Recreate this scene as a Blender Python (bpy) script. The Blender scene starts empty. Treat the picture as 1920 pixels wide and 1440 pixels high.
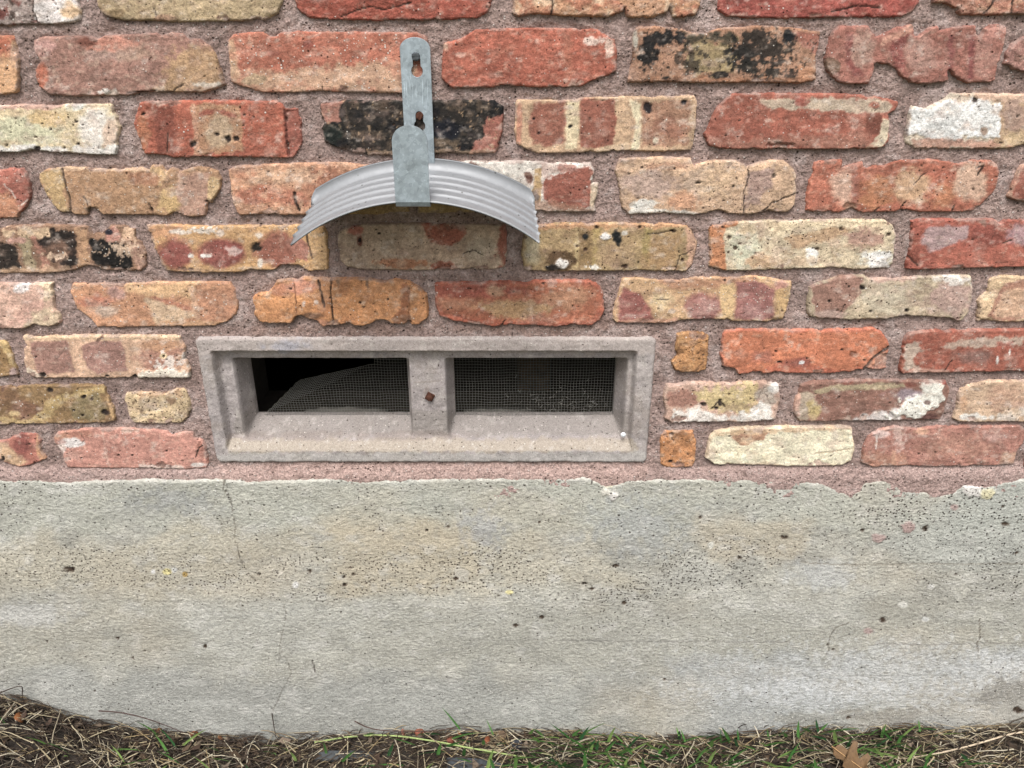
import bpy, bmesh, math, random
import numpy as np
from mathutils import Vector, Matrix

# ------------------------------------------------------------------ camera, sky, sun, exposure
SC = bpy.context.scene
COL = SC.collection
FPX, PITCH, CD, CH = 1442.0, math.radians(24.25), 0.8894, 1.012
cam_d = bpy.data.cameras.new('camera'); cam = bpy.data.objects.new('camera', cam_d); COL.objects.link(cam)
cam_d.sensor_width = 36.0; cam_d.lens = FPX / 1920 * 36.0
cam_d.clip_start = 0.02; cam_d.clip_end = 500
cam.location = (0, -CD, CH); cam.rotation_euler = (math.radians(90) - PITCH, 0, 0)
SC.camera = cam

SUN_EL, SUN_AZ = math.radians(58), math.radians(188)
wd = bpy.data.worlds.new("World"); SC.world = wd; wd.use_nodes = True
wn = wd.node_tree; wn.nodes.clear()
sky = wn.nodes.new('ShaderNodeTexSky'); sky.sky_type = 'NISHITA'; sky.sun_disc = False
sky.sun_elevation = SUN_EL; sky.sun_rotation = SUN_AZ
sky.air_density = 1.0; sky.dust_density = 6.0; sky.ozone_density = 1.0
hs = wn.nodes.new('ShaderNodeHueSaturation'); hs.inputs['Saturation'].default_value = 0.42
bg = wn.nodes.new('ShaderNodeBackground'); bg.inputs['Strength'].default_value = 0.12
wo = wn.nodes.new('ShaderNodeOutputWorld')
wn.links.new(sky.outputs[0], hs.inputs['Color']); wn.links.new(hs.outputs[0], bg.inputs[0]); wn.links.new(bg.outputs[0], wo.inputs[0])
sl = bpy.data.lights.new('sun', 'SUN'); sl.energy = 1.6; sl.angle = math.radians(26); sl.color = (1, .985, .965)
so = bpy.data.objects.new('sun', sl); COL.objects.link(so)
sdir = Vector((math.sin(SUN_AZ) * math.cos(SUN_EL), math.cos(SUN_AZ) * math.cos(SUN_EL), math.sin(SUN_EL)))
so.rotation_euler = sdir.to_track_quat('Z', 'Y').to_euler(); so.location = sdir * 8
vs = SC.view_settings; vs.view_transform = 'Standard'; vs.look = 'None'; vs.gamma = 1; vs.exposure = 0.62; vs.use_curve_mapping = False

# ------------------------------------------------------------------ helpers: lens <-> wall
SP, CP = math.sin(PITCH), math.cos(PITCH)
def ray(px, py):
    u = (np.asarray(px, float) - 960) / FPX; v = (np.asarray(py, float) - 720) / FPX
    return u, CP - v * SP, -SP - v * CP
def W(px, py, y=0.0):                                   # where a sight line meets the vertical plane y
    u, dy, dz = ray(px, py); t = (CD + y) / dy
    return u * t, CH + dz * t
def G(px, py, z=0.0):                                   # where a sight line meets the level plane z
    u, dy, dz = ray(px, py); t = (z - CH) / dz
    return u * t, -CD + dy * t
def toW(x, z, y=0.0):                                   # wall point -> drawing coordinates of the survey (px)
    ry = CD + y; rz = z - CH
    dep = ry * CP - rz * SP; vv = -(ry * SP + rz * CP)
    return 960 + FPX * x / dep, 720 + FPX * vv / dep

# ------------------------------------------------------------------ helpers: noise, distance, colour
def _h(i, j, s):
    n = (i.astype(np.int64) * 374761393 + j.astype(np.int64) * 668265263 + int(s) * 974634777) & 0xffffffff
    n = ((n ^ (n >> 13)) * 1274126177) & 0xffffffff
    n = ((n ^ (n >> 16)) * 2246822519) & 0xffffffff
    return ((n ^ (n >> 15)) & 0xffffff) / float(0xffffff)
def vn(x, y, s=0):
    i = np.floor(x); j = np.floor(y); a = x - i; b = y - j
    a = a * a * a * (a * (a * 6 - 15) + 10); b = b * b * b * (b * (b * 6 - 15) + 10)
    return (_h(i, j, s) * (1 - a) + _h(i + 1, j, s) * a) * (1 - b) + (_h(i, j + 1, s) * (1 - a) + _h(i + 1, j + 1, s) * a) * b
def fbm(x, y, s=0, o=3):                                # about -1..1
    r = 0; a = 1; t = 0
    for k in range(o):
        r = r + a * (vn(x * 2 ** k + 17.3 * k, y * 2 ** k + 9.1 * k, s + 31 * k) - .5); t += a; a *= .55
    return r / t * 2.6
def sst(a, b, x):
    t = np.clip((x - a) / (b - a), 0, 1); return t * t * (3 - 2 * t)
def sdf(pts, X, Y):                                     # + inside
    p = np.asarray(pts, float); q = np.roll(p, -1, 0)
    d2 = np.full(X.shape, 1e12); ins = np.zeros(X.shape, bool)
    for (ax, ay), (bx, by) in zip(p, q):
        ex, ey = bx - ax, by - ay; L = ex * ex + ey * ey + 1e-9
        t = np.clip(((X - ax) * ex + (Y - ay) * ey) / L, 0, 1)
        d2 = np.minimum(d2, (X - ax - t * ex) ** 2 + (Y - ay - t * ey) ** 2)
        c = ((ay > Y) != (by > Y)) & (X < (bx - ax) * (Y - ay) / (by - ay + 1e-12) + ax)
        ins ^= c
    d = np.sqrt(d2); return np.where(ins, d, -d)
def pld(pts, X, Y):                                     # distance to a polyline and the fraction along it
    d2 = np.full(X.shape, 1e12); n = len(pts) - 1; fr = np.zeros(X.shape)
    for k in range(n):
        (ax, ay), (bx, by) = pts[k], pts[k + 1]; ex, ey = bx - ax, by - ay
        t = np.clip(((X - ax) * ex + (Y - ay) * ey) / (ex * ex + ey * ey + 1e-9), 0, 1)
        e = (X - ax - t * ex) ** 2 + (Y - ay - t * ey) ** 2
        fr = np.where(e < d2, (k + t) / n, fr); d2 = np.minimum(d2, e)
    return np.sqrt(d2), fr
def hx(c): return np.array([int(c[i:i + 2], 16) / 255 for i in (0, 2, 4)])
def lin(c): c = np.asarray(c); return np.where(c <= .04045, c / 12.92, ((c + .055) / 1.055) ** 2.4)

# paint layers (all lengths in survey px)
def E(c, x, y, rx, ry, s=.35, a=.35, o=1, f=14, dz=0): return ('e', c, x, y, rx, ry, s, a, o, f, dz)
def P(c, pts, s=4, a=5, o=1, f=12, dz=0): return ('p', c, pts, s, a, o, f, dz)
def N(c, f, th, s=.2, o=1, sx=1, sy=1): return ('n', c, f, th, s, o, sx, sy)
def R(c, w, a=5, o=1): return ('r', c, w, a, o)
def C(pts, w=2, dz=1.2, c='2a211c', o=.9): return ('c', pts, w, dz, c, o)
def D(*t, c='2a221e'): return ('d', t, c)
def paint(X, Y, d, base, layers, seed):
    """X, Y survey px of the points, d px distance inside the outline -> srgb colour, height mm"""
    n = X.shape[0]; col = np.tile(hx(base), (n, 1)); h = np.zeros(n); sd = seed * 101
    col *= (1 + .085 * fbm(X / 45, Y / 35, sd + 1) + .05 * fbm(X / 11, Y / 10, sd + 2))[:, None]
    for k, L in enumerate(layers):
        s2 = sd + 7 * k + 11; t = L[0]; dz = 0
        if t == 'e':
            _, c, x, y, rx, ry, s, a, o, f, dz = L
            r = np.hypot((X - x) / rx, (Y - y) / ry)
            s *= .7; m = sst(-s, s, 1 - r + 1.3 * a * fbm(X / f, Y / f, s2, 5)) * o
        elif t == 'p':
            _, c, pts, s, a, o, f, dz = L
            s *= .65; m = sst(-s, s, sdf(pts, X, Y) + 1.3 * a * fbm(X / f, Y / f, s2, 5)) * o
        elif t == 'n':
            _, c, f, th, s, o, sx, sy = L
            m = sst(th - s, th + s, fbm(X / f / sx, Y / f / sy, s2, 4)) * o
        elif t == 'r':
            _, c, w, a, o = L
            m = sst(2, -2, d - w - a * fbm(X / 16, Y / 16, s2, 3)) * o
        elif t == 'c':
            _, pts, w, dzc, c, o = L
            q, fr = pld(pts, X + 1.5 * fbm(X / 9, Y / 9, s2), Y + 1.5 * fbm(X / 9, Y / 9, s2 + 3))
            m = sst(w * .5 + 1.0, w * .5 - .6, q) * o; dz = -dzc
        elif t == 'd':
            _, lst, c = L; m = np.zeros(n)
            for e in lst:
                x, y, r = e[:3]; r2 = e[3] if len(e) > 3 else r * .8
                q = np.hypot((X - x) / r, (Y - y) / r2) + .45 * fbm(X / 6, Y / 6, s2)
                m = np.maximum(m, sst(1.25, .75, q))
            dz = -1.6
        col = col * (1 - m[:, None]) + hx(c) * m[:, None]; h += m * dz
    return np.clip(col, .01, .97), h

# ------------------------------------------------------------------ helpers: objects
def tag(o, label=None, cat=None, group=None, kind=None):
    for k, v in (('label', label), ('category', cat), ('group', group), ('kind', kind)):
        if v: o[k] = v
    return o
def empty(name, loc, label, cat, group=None):
    o = bpy.data.objects.new(name, None); o.empty_display_size = .05; o.location = loc; COL.objects.link(o)
    return tag(o, label, cat, group)
def link(name, me, mat, parent=None, loc=(0, 0, 0)):
    o = bpy.data.objects.new(name, me); COL.objects.link(o)
    if mat: me.materials.clear(); me.materials.append(mat)
    if parent:
        o.parent = parent; o.location = Vector(loc) - parent.location
    else: o.location = loc
    return o
def mesh(name, V, F, smooth=True, attrs=None):
    me = bpy.data.meshes.new(name); V = np.asarray(V, np.float32); F = np.asarray(F, np.int32)
    me.vertices.add(len(V)); me.vertices.foreach_set('co', V.ravel())
    k = F.shape[1]; me.loops.add(F.size); me.loops.foreach_set('vertex_index', F.ravel())
    me.polygons.add(len(F)); me.polygons.foreach_set('loop_start', np.arange(0, F.size, k, dtype=np.int32))
    me.polygons.foreach_set('loop_total', np.full(len(F), k, np.int32))
    me.polygons.foreach_set('use_smooth', np.full(len(F), smooth, bool))
    for nm, a in (attrs or {}).items():
        at = me.attributes.new(nm, 'FLOAT_COLOR', 'POINT')
        at.data.foreach_set('color', np.c_[a, np.ones(len(a))].astype(np.float32).ravel())
    me.update(calc_edges=True); me.validate(); return me
KA = .86                                                # reflectance of a surface that reads as full white
def field_mesh(name, gx, gz, keep, yy, col, wt, back=None):
    """sheet over the grid gx x gz (world x, z), depth yy, only the kept points; rim drawn back to depth back"""
    nx, nz = len(gx), len(gz); XX, ZZ = np.meshgrid(gx, gz)
    V = np.c_[XX.ravel(), yy.ravel(), ZZ.ravel()]
    i = np.arange(nz * nx).reshape(nz, nx)
    q = np.stack([i[:-1, :-1], i[:-1, 1:], i[1:, 1:], i[1:, :-1]], -1).reshape(-1, 4)
    k = keep.ravel(); q = q[k[q].all(1)]
    used = np.zeros(nz * nx, bool); used[q.ravel()] = True
    rm = np.cumsum(used) - 1; q = rm[q]; V = V[used]; col = col[used]; wt = wt[used]
    if back is not None:
        e = np.concatenate([q[:, [0, 1]], q[:, [1, 2]], q[:, [2, 3]], q[:, [3, 0]]])
        key = e[:, 0].astype(np.int64) * len(V) + e[:, 1]; rev = e[:, 1].astype(np.int64) * len(V) + e[:, 0]
        be = e[~np.isin(key, rev)]
        bv = np.unique(be); mp = np.full(len(V), -1); mp[bv] = len(V) + np.arange(len(bv))
        bV = V[bv].copy(); bV[:, 1] = back
        q = np.concatenate([q, np.stack([be[:, 1], be[:, 0], mp[be[:, 0]], mp[be[:, 1]]], -1)])
        V = np.concatenate([V, bV]); col = np.concatenate([col, col[bv]]); wt = np.concatenate([wt, wt[bv]])
    c = V.mean(0); c[1] = 0
    return mesh(name, V - c, q, True, {'Col': lin(col) * KA, 'Wt': wt}), Vector(c)
def bm_mesh(name, bm, smooth=False):
    me = bpy.data.meshes.new(name); bmesh.ops.recalc_face_normals(bm, faces=bm.faces); bm.to_mesh(me); bm.free()
    me.polygons.foreach_set('use_smooth', np.full(len(me.polygons), smooth, bool)); return me
def tube(pts, r, n=4, taper=0.0):
    """V, F (quads) of a bent rod"""
    p = np.asarray(pts, float); m = len(p); V = []
    for k in range(m):
        t = p[min(k + 1, m - 1)] - p[max(k - 1, 0)]; t /= np.linalg.norm(t) + 1e-9
        a = np.cross(t, (0, 0, 1) if abs(t[2]) < .9 else (0, 1, 0)); a /= np.linalg.norm(a) + 1e-9; b = np.cross(t, a)
        rr = (r[k] if hasattr(r, '__len__') else r) * (1 - taper * k / (m - 1))
        for j in range(n):
            g = 2 * math.pi * (j + .5) / n; V.append(p[k] + rr * (math.cos(g) * a + math.sin(g) * b))
    F = [(k * n + j, k * n + (j + 1) % n, (k + 1) * n + (j + 1) % n, (k + 1) * n + j) for k in range(m - 1) for j in range(n)]
    return V, F
class Bag:                                              # gathers pieces of one mesh
    def __init__(s): s.V = []; s.F = []; s.C = []
    def add(s, V, F, c=None):
        b = len(s.V); s.V += [tuple(v) for v in V]; s.F += [tuple(b + i for i in f) for f in F]
        if c is not None: s.C += [tuple(c)] * len(V)
    def mesh(s, name, smooth=True):
        at = {'Col': np.array(s.C)} if s.C else None
        if all(len(f) == 4 for f in s.F): return mesh(name, s.V, s.F, smooth, at)
        me = bpy.data.meshes.new(name); me.from_pydata(s.V, [], s.F)
        me.polygons.foreach_set('use_smooth', np.full(len(me.polygons), smooth, bool))
        if at:
            a = me.attributes.new('Col', 'FLOAT_COLOR', 'POINT')
            a.data.foreach_set('color', np.c_[at['Col'], np.ones(len(s.V))].astype(np.float32).ravel())
        me.update(); return me

# ------------------------------------------------------------------ materials
class NT:
    def __init__(s, name):
        s.m = bpy.data.materials.new(name); s.m.use_nodes = True; s.t = s.m.node_tree; s.t.nodes.clear()
        s.out = s.n('ShaderNodeOutputMaterial'); s.b = s.n('ShaderNodeBsdfPrincipled'); s.l(s.b.outputs[0], s.out.inputs[0])
        s.pos = s.n('ShaderNodeNewGeometry').outputs['Position']
    def n(s, t): return s.t.nodes.new(t)
    def l(s, a, b): s.t.links.new(a, b)
    def put(s, sock, v):
        if hasattr(v, 'is_output'): s.l(v, sock)
        else: sock.default_value = v
    def math(s, op, a, b=0.0, c=0.0, clamp=False):
        n = s.n('ShaderNodeMath'); n.operation = op; n.use_clamp = clamp
        for i, v in enumerate((a, b, c)): s.put(n.inputs[i], v)
        return n.outputs[0]
    def noise(s, scale, det=3, rough=.55, vec=None):
        n = s.n('ShaderNodeTexNoise'); n.inputs['Scale'].default_value = scale; n.inputs['Detail'].default_value = det
        n.inputs['Roughness'].default_value = rough; s.l(vec or s.pos, n.inputs['Vector']); return n.outputs['Fac']
    def vor(s, scale, vec=None):
        n = s.n('ShaderNodeTexVoronoi'); n.inputs['Scale'].default_value = scale; s.l(vec or s.pos, n.inputs['Vector'])
        return n.outputs['Distance'], n.outputs['Color']
    def map(s, v, a, b, c, d):
        n = s.n('ShaderNodeMapRange'); s.put(n.inputs[0], v)
        for i, q in enumerate((a, b, c, d)): s.put(n.inputs[i + 1], q)
        return n.outputs[0]
    def mix(s, f, a, b, bt='MIX'):
        n = s.n('ShaderNodeMix'); n.data_type = 'RGBA'; n.blend_type = bt
        s.put(n.inputs[0], f); s.put(n.inputs[6], a); s.put(n.inputs[7], b); return n.outputs[2]
    def attr(s, nm): n = s.n('ShaderNodeAttribute'); n.attribute_name = nm; return n.outputs['Color']
    def sep(s, c): n = s.n('ShaderNodeSeparateColor'); s.l(c, n.inputs[0]); return n.outputs
    def vscale(s, x, y, z):
        n = s.n('ShaderNodeVectorMath'); n.operation = 'MULTIPLY'; s.l(s.pos, n.inputs[0]); n.inputs[1].default_value = (x, y, z); return n.outputs[0]
    def gray(s, v): n = s.n('ShaderNodeCombineColor'); [s.l(v, n.inputs[i]) for i in range(3)]; return n.outputs[0]
    def bump(s, h, st, dist):
        n = s.n('ShaderNodeBump'); n.inputs['Strength'].default_value = st; n.inputs['Distance'].default_value = dist; s.l(h, n.inputs['Height'])
        s.l(n.outputs[0], s.b.inputs['Normal'])
def masonry(name, g1, g2, pit_sc, spk_sc, bump, dist, fine=(700, 160), stretch=None, spk_col=(.72, .68, .62, 1), rough=.9):
    """colour from the surface's own paint, sand grain (on concrete with micro-shadow painted in), holes and pale grit laid over it"""
    m = NT(name); vec = m.vscale(*stretch) if stretch else m.pos
    col = m.attr('Col'); wr, wg, wb = m.sep(m.attr('Wt'))[:3]
    n1 = m.noise(fine[0], 3, .6); n2 = m.noise(fine[1], 4, .6, vec)
    v = m.math('ADD', m.map(n1, .25, .75, 1 - g1, 1 + g1), m.map(n2, .3, .7, -g2, g2))
    col = m.mix(1.0, col, m.gray(v), 'MULTIPLY')
    dv, cv = m.vor(pit_sc); r1, r2, r3 = m.sep(cv)[:3]
    pit = m.math('MULTIPLY', m.math('LESS_THAN', r1, wr), m.map(m.math('DIVIDE', dv, m.map(r2, 0, 1, .15, .45)), .5, 1.0, 1, 0))
    dw, cw = m.vor(spk_sc); q1, q2, q3 = m.sep(cw)[:3]
    spk = m.math('MULTIPLY', m.math('LESS_THAN', q1, wg), m.map(m.math('DIVIDE', dw, m.map(q2, 0, 1, .15, .5)), .6, 1.0, 1, 0))
    col = m.mix(m.math('MULTIPLY', pit, .85), col, m.mix(1.0, col, (.16, .12, .10, 1), 'MULTIPLY'))
    col = m.mix(m.math('MULTIPLY', spk, m.map(q3, 0, 1, .15, .85)), col, spk_col)
    m.l(col, m.b.inputs['Base Color']); m.b.inputs['Roughness'].default_value = rough
    m.b.inputs['Specular IOR Level'].default_value = .25
    h = m.math('ADD', m.math('MULTIPLY', n1, .5), m.math('MULTIPLY', n2, 1.6))
    h = m.math('MULTIPLY', h, wb)
    h = m.math('SUBTRACT', h, m.math('MULTIPLY', pit, 1.6)); h = m.math('ADD', h, m.math('MULTIPLY', spk, .5))
    m.bump(h, bump, dist); return m.m
M_BRICK = masonry('fired_clay', .36, .20, 300, 400, .9, .0009, (650, 240))
M_MORTAR = masonry('sandy_mortar', .44, .26, 290, 360, 1.0, .0022, (520, 240), None, (.66, .60, .56, 1))
M_CONC = masonry('rendered_concrete', .28, .20, 240, 330, 1.0, .0016, (440, 230), (.8, 1, 1.1), (.74, .72, .68, 1))  # colour grain holds both sand tone and painted micro-shadow
M_CAST = masonry('cast_concrete', .30, .11, 330, 420, .8, .0007, (700, 300))
def plain(name, c, rough=.8, metal=0.0, var=.25, sc=120, bump=.3, dist=.001, spec=.3):
    m = NT(name); n1 = m.noise(sc, 4, .6)
    m.l(m.mix(1.0, tuple(lin(hx(c)) * KA) + (1,), m.gray(m.map(n1, .25, .75, 1 - var, 1 + var)), 'MULTIPLY'), m.b.inputs['Base Color'])
    m.b.inputs['Roughness'].default_value = rough; m.b.inputs['Metallic'].default_value = metal; m.b.inputs['Specular IOR Level'].default_value = spec
    m.bump(n1, bump, dist); return m.m
def vcol(name, rough=.75, var=.25, sc=400, trans=0.0):
    m = NT(name); n1 = m.noise(sc, 3, .6)
    m.l(m.mix(1.0, m.attr('Col'), m.gray(m.map(n1, .25, .75, 1 - var, 1 + var)), 'MULTIPLY'), m.b.inputs['Base Color'])
    m.b.inputs['Roughness'].default_value = rough; m.b.inputs['Specular IOR Level'].default_value = .25
    m.bump(n1, .3, .0008); return m.m
def zinc(name, tint, mot=1.0, scr=None):
    m = NT(name); d, c = m.vor(260); r = m.sep(c)[0]; n1 = m.noise(70, 4, .65); n2 = m.noise(330, 3, .6)
    f = m.math('ADD', m.map(r, 0, 1, -.14 * mot, .14 * mot), m.map(n1, .3, .7, 1 - .18 * mot, 1 + .10 * mot))
    f = m.math('ADD', f, m.map(n2, .6, .72, 0, .34 * mot))
    if scr:
        vm = m.n('ShaderNodeMapping'); vm.inputs['Rotation'].default_value = (0, .55, 0); vm.inputs['Scale'].default_value = (1100, 1, 38); m.l(m.pos, vm.inputs['Vector'])
        sn = m.noise(1.0, 2, .5, vm.outputs[0]); dn = m.n('ShaderNodeVectorMath'); dn.operation = 'DISTANCE'; m.l(m.pos, dn.inputs[0]); dn.inputs[1].default_value = scr
        f = m.math('ADD', f, m.math('MULTIPLY', m.map(sn, .60, .66, 0, .75), m.map(dn.outputs['Value'], .012, .024, 1, 0)))
    col = m.mix(1.0, tint, m.gray(f), 'MULTIPLY')
    if mot < 1:
        d2, c2 = m.vor(150); e1, e2, e3 = m.sep(c2)[:3]
        sp = m.math('MULTIPLY', m.math('LESS_THAN', e1, .30), m.map(m.math('DIVIDE', d2, m.map(e2, 0, 1, .05, .22)), .7, 1.0, 1, 0)); col = m.mix(m.math('MULTIPLY', sp, .8), col, (.05, .045, .04, 1))
    m.l(col, m.b.inputs['Base Color']); m.b.inputs['Metallic'].default_value = .45 if mot == 1 else .2
    m.l(m.map(n1, .3, .7, .38, .6), m.b.inputs['Roughness']); m.bump(n2, .12, .0006); return m.m
M_ZINC = zinc('galvanised_steel', (.33, .385, .42, 1), 1.0, (float(W(785, 165)[0]), -.005, float(W(785, 168)[1])))
M_ALU = zinc('weathered_aluminium', (.255, .265, .278, 1), .25)
M_RUST = plain('rusty_iron', '5a3a2e', .85, .3, .4, 500)
M_STEEL = plain('dull_steel', '5d6266', .5, .7, .25, 300)
M_WIRE = plain('wire', '7c7b75', .6, .4, .25, 300)
M_DARK = plain('crawl_space_soil', '4a443c', .95)
M_WOOD = plain('old_wood', '5a4632', .85, 0, .4, 60)
M_WHITE = plain('white_plastic', 'e8eef2', .4, 0, .05)

# ------------------------------------------------------------------ ground line along the foundation
GLX = [-400, 0, 60, 85, 160, 200, 330, 450, 560, 650, 750, 960, 1090, 1220, 1300, 1500, 1600, 1700, 1770, 1860, 1920, 2400]
GLY = [1250, 1303, 1312, 1322, 1350, 1358, 1376, 1384, 1385, 1378, 1374, 1370, 1376, 1382, 1382, 1367, 1372, 1360, 1371, 1362, 1357, 1350]
_gx, _gz = W(np.array(GLX), np.array(GLY))
def ground_z(x, y):
    z = np.interp(x, _gx, _gz); k = np.clip(-np.asarray(y) / .6, 0, 1)
    return z * (1 - k) + -.01 * k

# ------------------------------------------------------------------ BRICKS (outline, colour, marks), course by course
BR = []
def B(base, pts, layers=(), lab=None, ro=1.0, pit=.10, spk=.10, F=6.0, ea=2.0, smear=.6):
    BR.append((base, pts, list(layers), lab, ro, pit * .75, spk * .55, F, ea, smear))
CRM, BLK, WHT = 'd8c49c', '1d1d1e', 'e4dfd8'
# course A
B('a3938c', [(-196, -82), (146, -84), (142, 0), (148, 22), (146, 38), (125, 41), (85, 45), (62, 44), (-196, 50)],
  [N('6d3a32', 26, .25, .15), N('4f433c', 16, .45, .12), N('c9c0ba', 13, .4, .1), P('ddd5d1', [(62, -90), (160, -90), (160, 50), (66, 42), (61, 20)], 2, 3),
   E('d8b98a', 132, 22, 18, 16, .5), C([(61, -80), (61, 20), (68, 44)], 2)], 'mottled grey and dark red brick with a white end', 1.6, .25)
B('b5a376', [(178, -84), (527, -84), (527, 5), (520, 24), (495, 35), (430, 38), (350, 40), (270, 37), (215, 36), (190, 24), (182, 10)],
  [N('a68d66', 30, .3, .3, .7), E('8f7950', 215, 26, 22, 10, .4, .4), C([(288, 16), (292, 30), (298, 39)], 2), E('a98768', 305, 34, 20, 8), N('c9b98c', 14, .5, .2, .6)],
  'pale yellow rough faced brick', 1.7, .12, .14)
B('9d3d29', [(556, -84), (920, -86), (922, 0), (914, 20), (895, 33), (800, 36), (700, 37), (600, 35), (575, 31), (558, 18), (553, 0)],
  [N('86321f', 36, .2, .3, .8), C([(640, 30), (690, 12), (720, 18), (770, 5)], 2, 1.5), N('b4543c', 20, .45, .2, .7)], 'dark red rough hewn brick', 2.2, .06, .03)
B('bd8a60', [(963, -86), (1312, -88), (1313, 8), (1305, 26), (1285, 31), (1262, 30), (1257, 8), (1250, 24), (1225, 31), (1190, 32), (1177, 30), (1172, 8), (1168, 20), (1140, 30), (1060, 29), (1034, 26), (1010, 24), (972, 29), (962, 24)],
  [N('a65d3e', 34, .15, .3, .8), N('d9be96', 22, .3, .2, .9), C([(1033, -60), (1036, 8), (1033, 26)], 3)], 'tan and cream lumpy brick split by two notches', 2.2, .2)
B('9e4236', [(1350, -88), (1727, -90), (1726, 4), (1712, 22), (1690, 31), (1560, 32), (1480, 33), (1400, 32), (1365, 28), (1350, 18)],
  [N('8a352a', 40, .2, .3, .8), N('b5604f', 24, .4, .3, .7), C([(1560, 22), (1610, 10), (1650, 14)], 2, 1.5)], None, 1.9, .06, .05)
B('b0745a', [(1756, -90), (2100, -92), (2100, 24), (1920, 25), (1860, 26), (1800, 26), (1792, 22), (1796, 16), (1775, 6), (1752, 2)],
  [N('8f5440', 26, .2, .25, .8), N('c69a78', 18, .4, .2, .8), C([(1865, -30), (1860, 10), (1846, 26)], 3), C([(1902, -20), (1898, 26)], 3)], None, 2.4, .15)
# course B
B('cf9d68', [(-312, 70), (-20, 68), (18, 68), (24, 85), (31, 110), (32, 150), (28, 172), (0, 176), (-312, 180)],
  [P('b95c3a', [(-312, 60), (22, 60), (22, 95), (0, 105), (-312, 100)], 8, 8), E('c79e80', 25, 100, 8, 14), N('e0b988', 20, .4, .3, .6), D((12, 128, 3), (4, 160, 2))])
B('9d7565', [(63, 76), (75, 70), (130, 69), (165, 69), (180, 74), (195, 67), (230, 66), (290, 62), (297, 68), (320, 62), (340, 64), (352, 75), (372, 73), (390, 86), (403, 105), (412, 135), (416, 152), (420, 158), (400, 166), (380, 172), (330, 172), (285, 170), (265, 171), (240, 178), (130, 180), (92, 176), (72, 162), (65, 142), (66, 130), (75, 115), (66, 102), (62, 88)],
  [P('ad8a5e', [(330, 95), (420, 80), (425, 180), (290, 180), (310, 130)], 16, 14), E('c8836a', 205, 86, 46, 18, .4, .3), E('7c4636', 163, 78, 16, 9, .5, .4), E('c09488', 82, 88, 22, 16, .4), E('b0583a', 76, 145, 13, 24, .3, .2),
   E('b69686', 200, 105, 35, 10, .5, .5), E('ab9078', 250, 100, 40, 14, .6, .5, .7), N('b39c86', 12, .5, .2, .5), E(WHT, 206, 172, 18, 5, .5, .8, .9, 8), E('e6dac8', 392, 160, 24, 6, .4, .5), C([(236, 174), (285, 170), (320, 172), (343, 158)], 2, 1)],
  'mauve brown brick with a tan end and pink chips on top', 1.2, .08, .07)
B('ab5a40', [(427, 78), (434, 66), (455, 62), (490, 61), (503, 71), (515, 70), (526, 62), (560, 60), (700, 61), (780, 62), (799, 70), (802, 120), (800, 173), (700, 173), (640, 171), (600, 169), (560, 172), (488, 172), (470, 166), (432, 154), (431, 138), (428, 102)],
  [P('c59d7a', [(430, 140), (520, 132), (640, 122), (780, 112), (780, 180), (430, 180)], 16, 12), P('c8a27a', [(425, 70), (440, 70), (446, 150), (425, 155)], 5, 5), N('b97558', 26, .3, .3, .6), E('8d4232', 577, 83, 10, 7, .4), E('9a4a36', 515, 100, 12, 5, .4), E('a8906c', 478, 150, 22, 10, .3, .4), C([(525, 112), (530, 128)], 1.5, .6), C([(603, 162), (604, 172)], 2)],
  'orange red brick fading to tan below, behind the hanger strap', 1.0, .05, .28)
B('ad5239', [(833, 82), (845, 78), (860, 75), (880, 65), (893, 56), (930, 55), (990, 54), (1055, 54), (1120, 56), (1130, 64), (1152, 74), (1156, 90), (1155, 132), (1140, 140), (1112, 149), (1090, 160), (1060, 162), (1000, 162), (940, 158), (920, 163), (850, 164), (835, 158), (828, 145), (830, 105)],
  [N('98432d', 40, .25, .3, .6), E('dcc3b4', 1112, 78, 20, 9, .3, .6), E('d8b9a6', 1142, 95, 8, 17, .3, .5), E('d8b89a', 835, 88, 7, 10, .4), E('c99a86', 862, 104, 10, 5, .4, .6), N('c17c62', 16, .5, .2, .6), E('bd7456', 1065, 115, 10, 45, .5, .6, .5)],
  'brick red brick with white flecks on its right end', 1.6, .08, .08)
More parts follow.
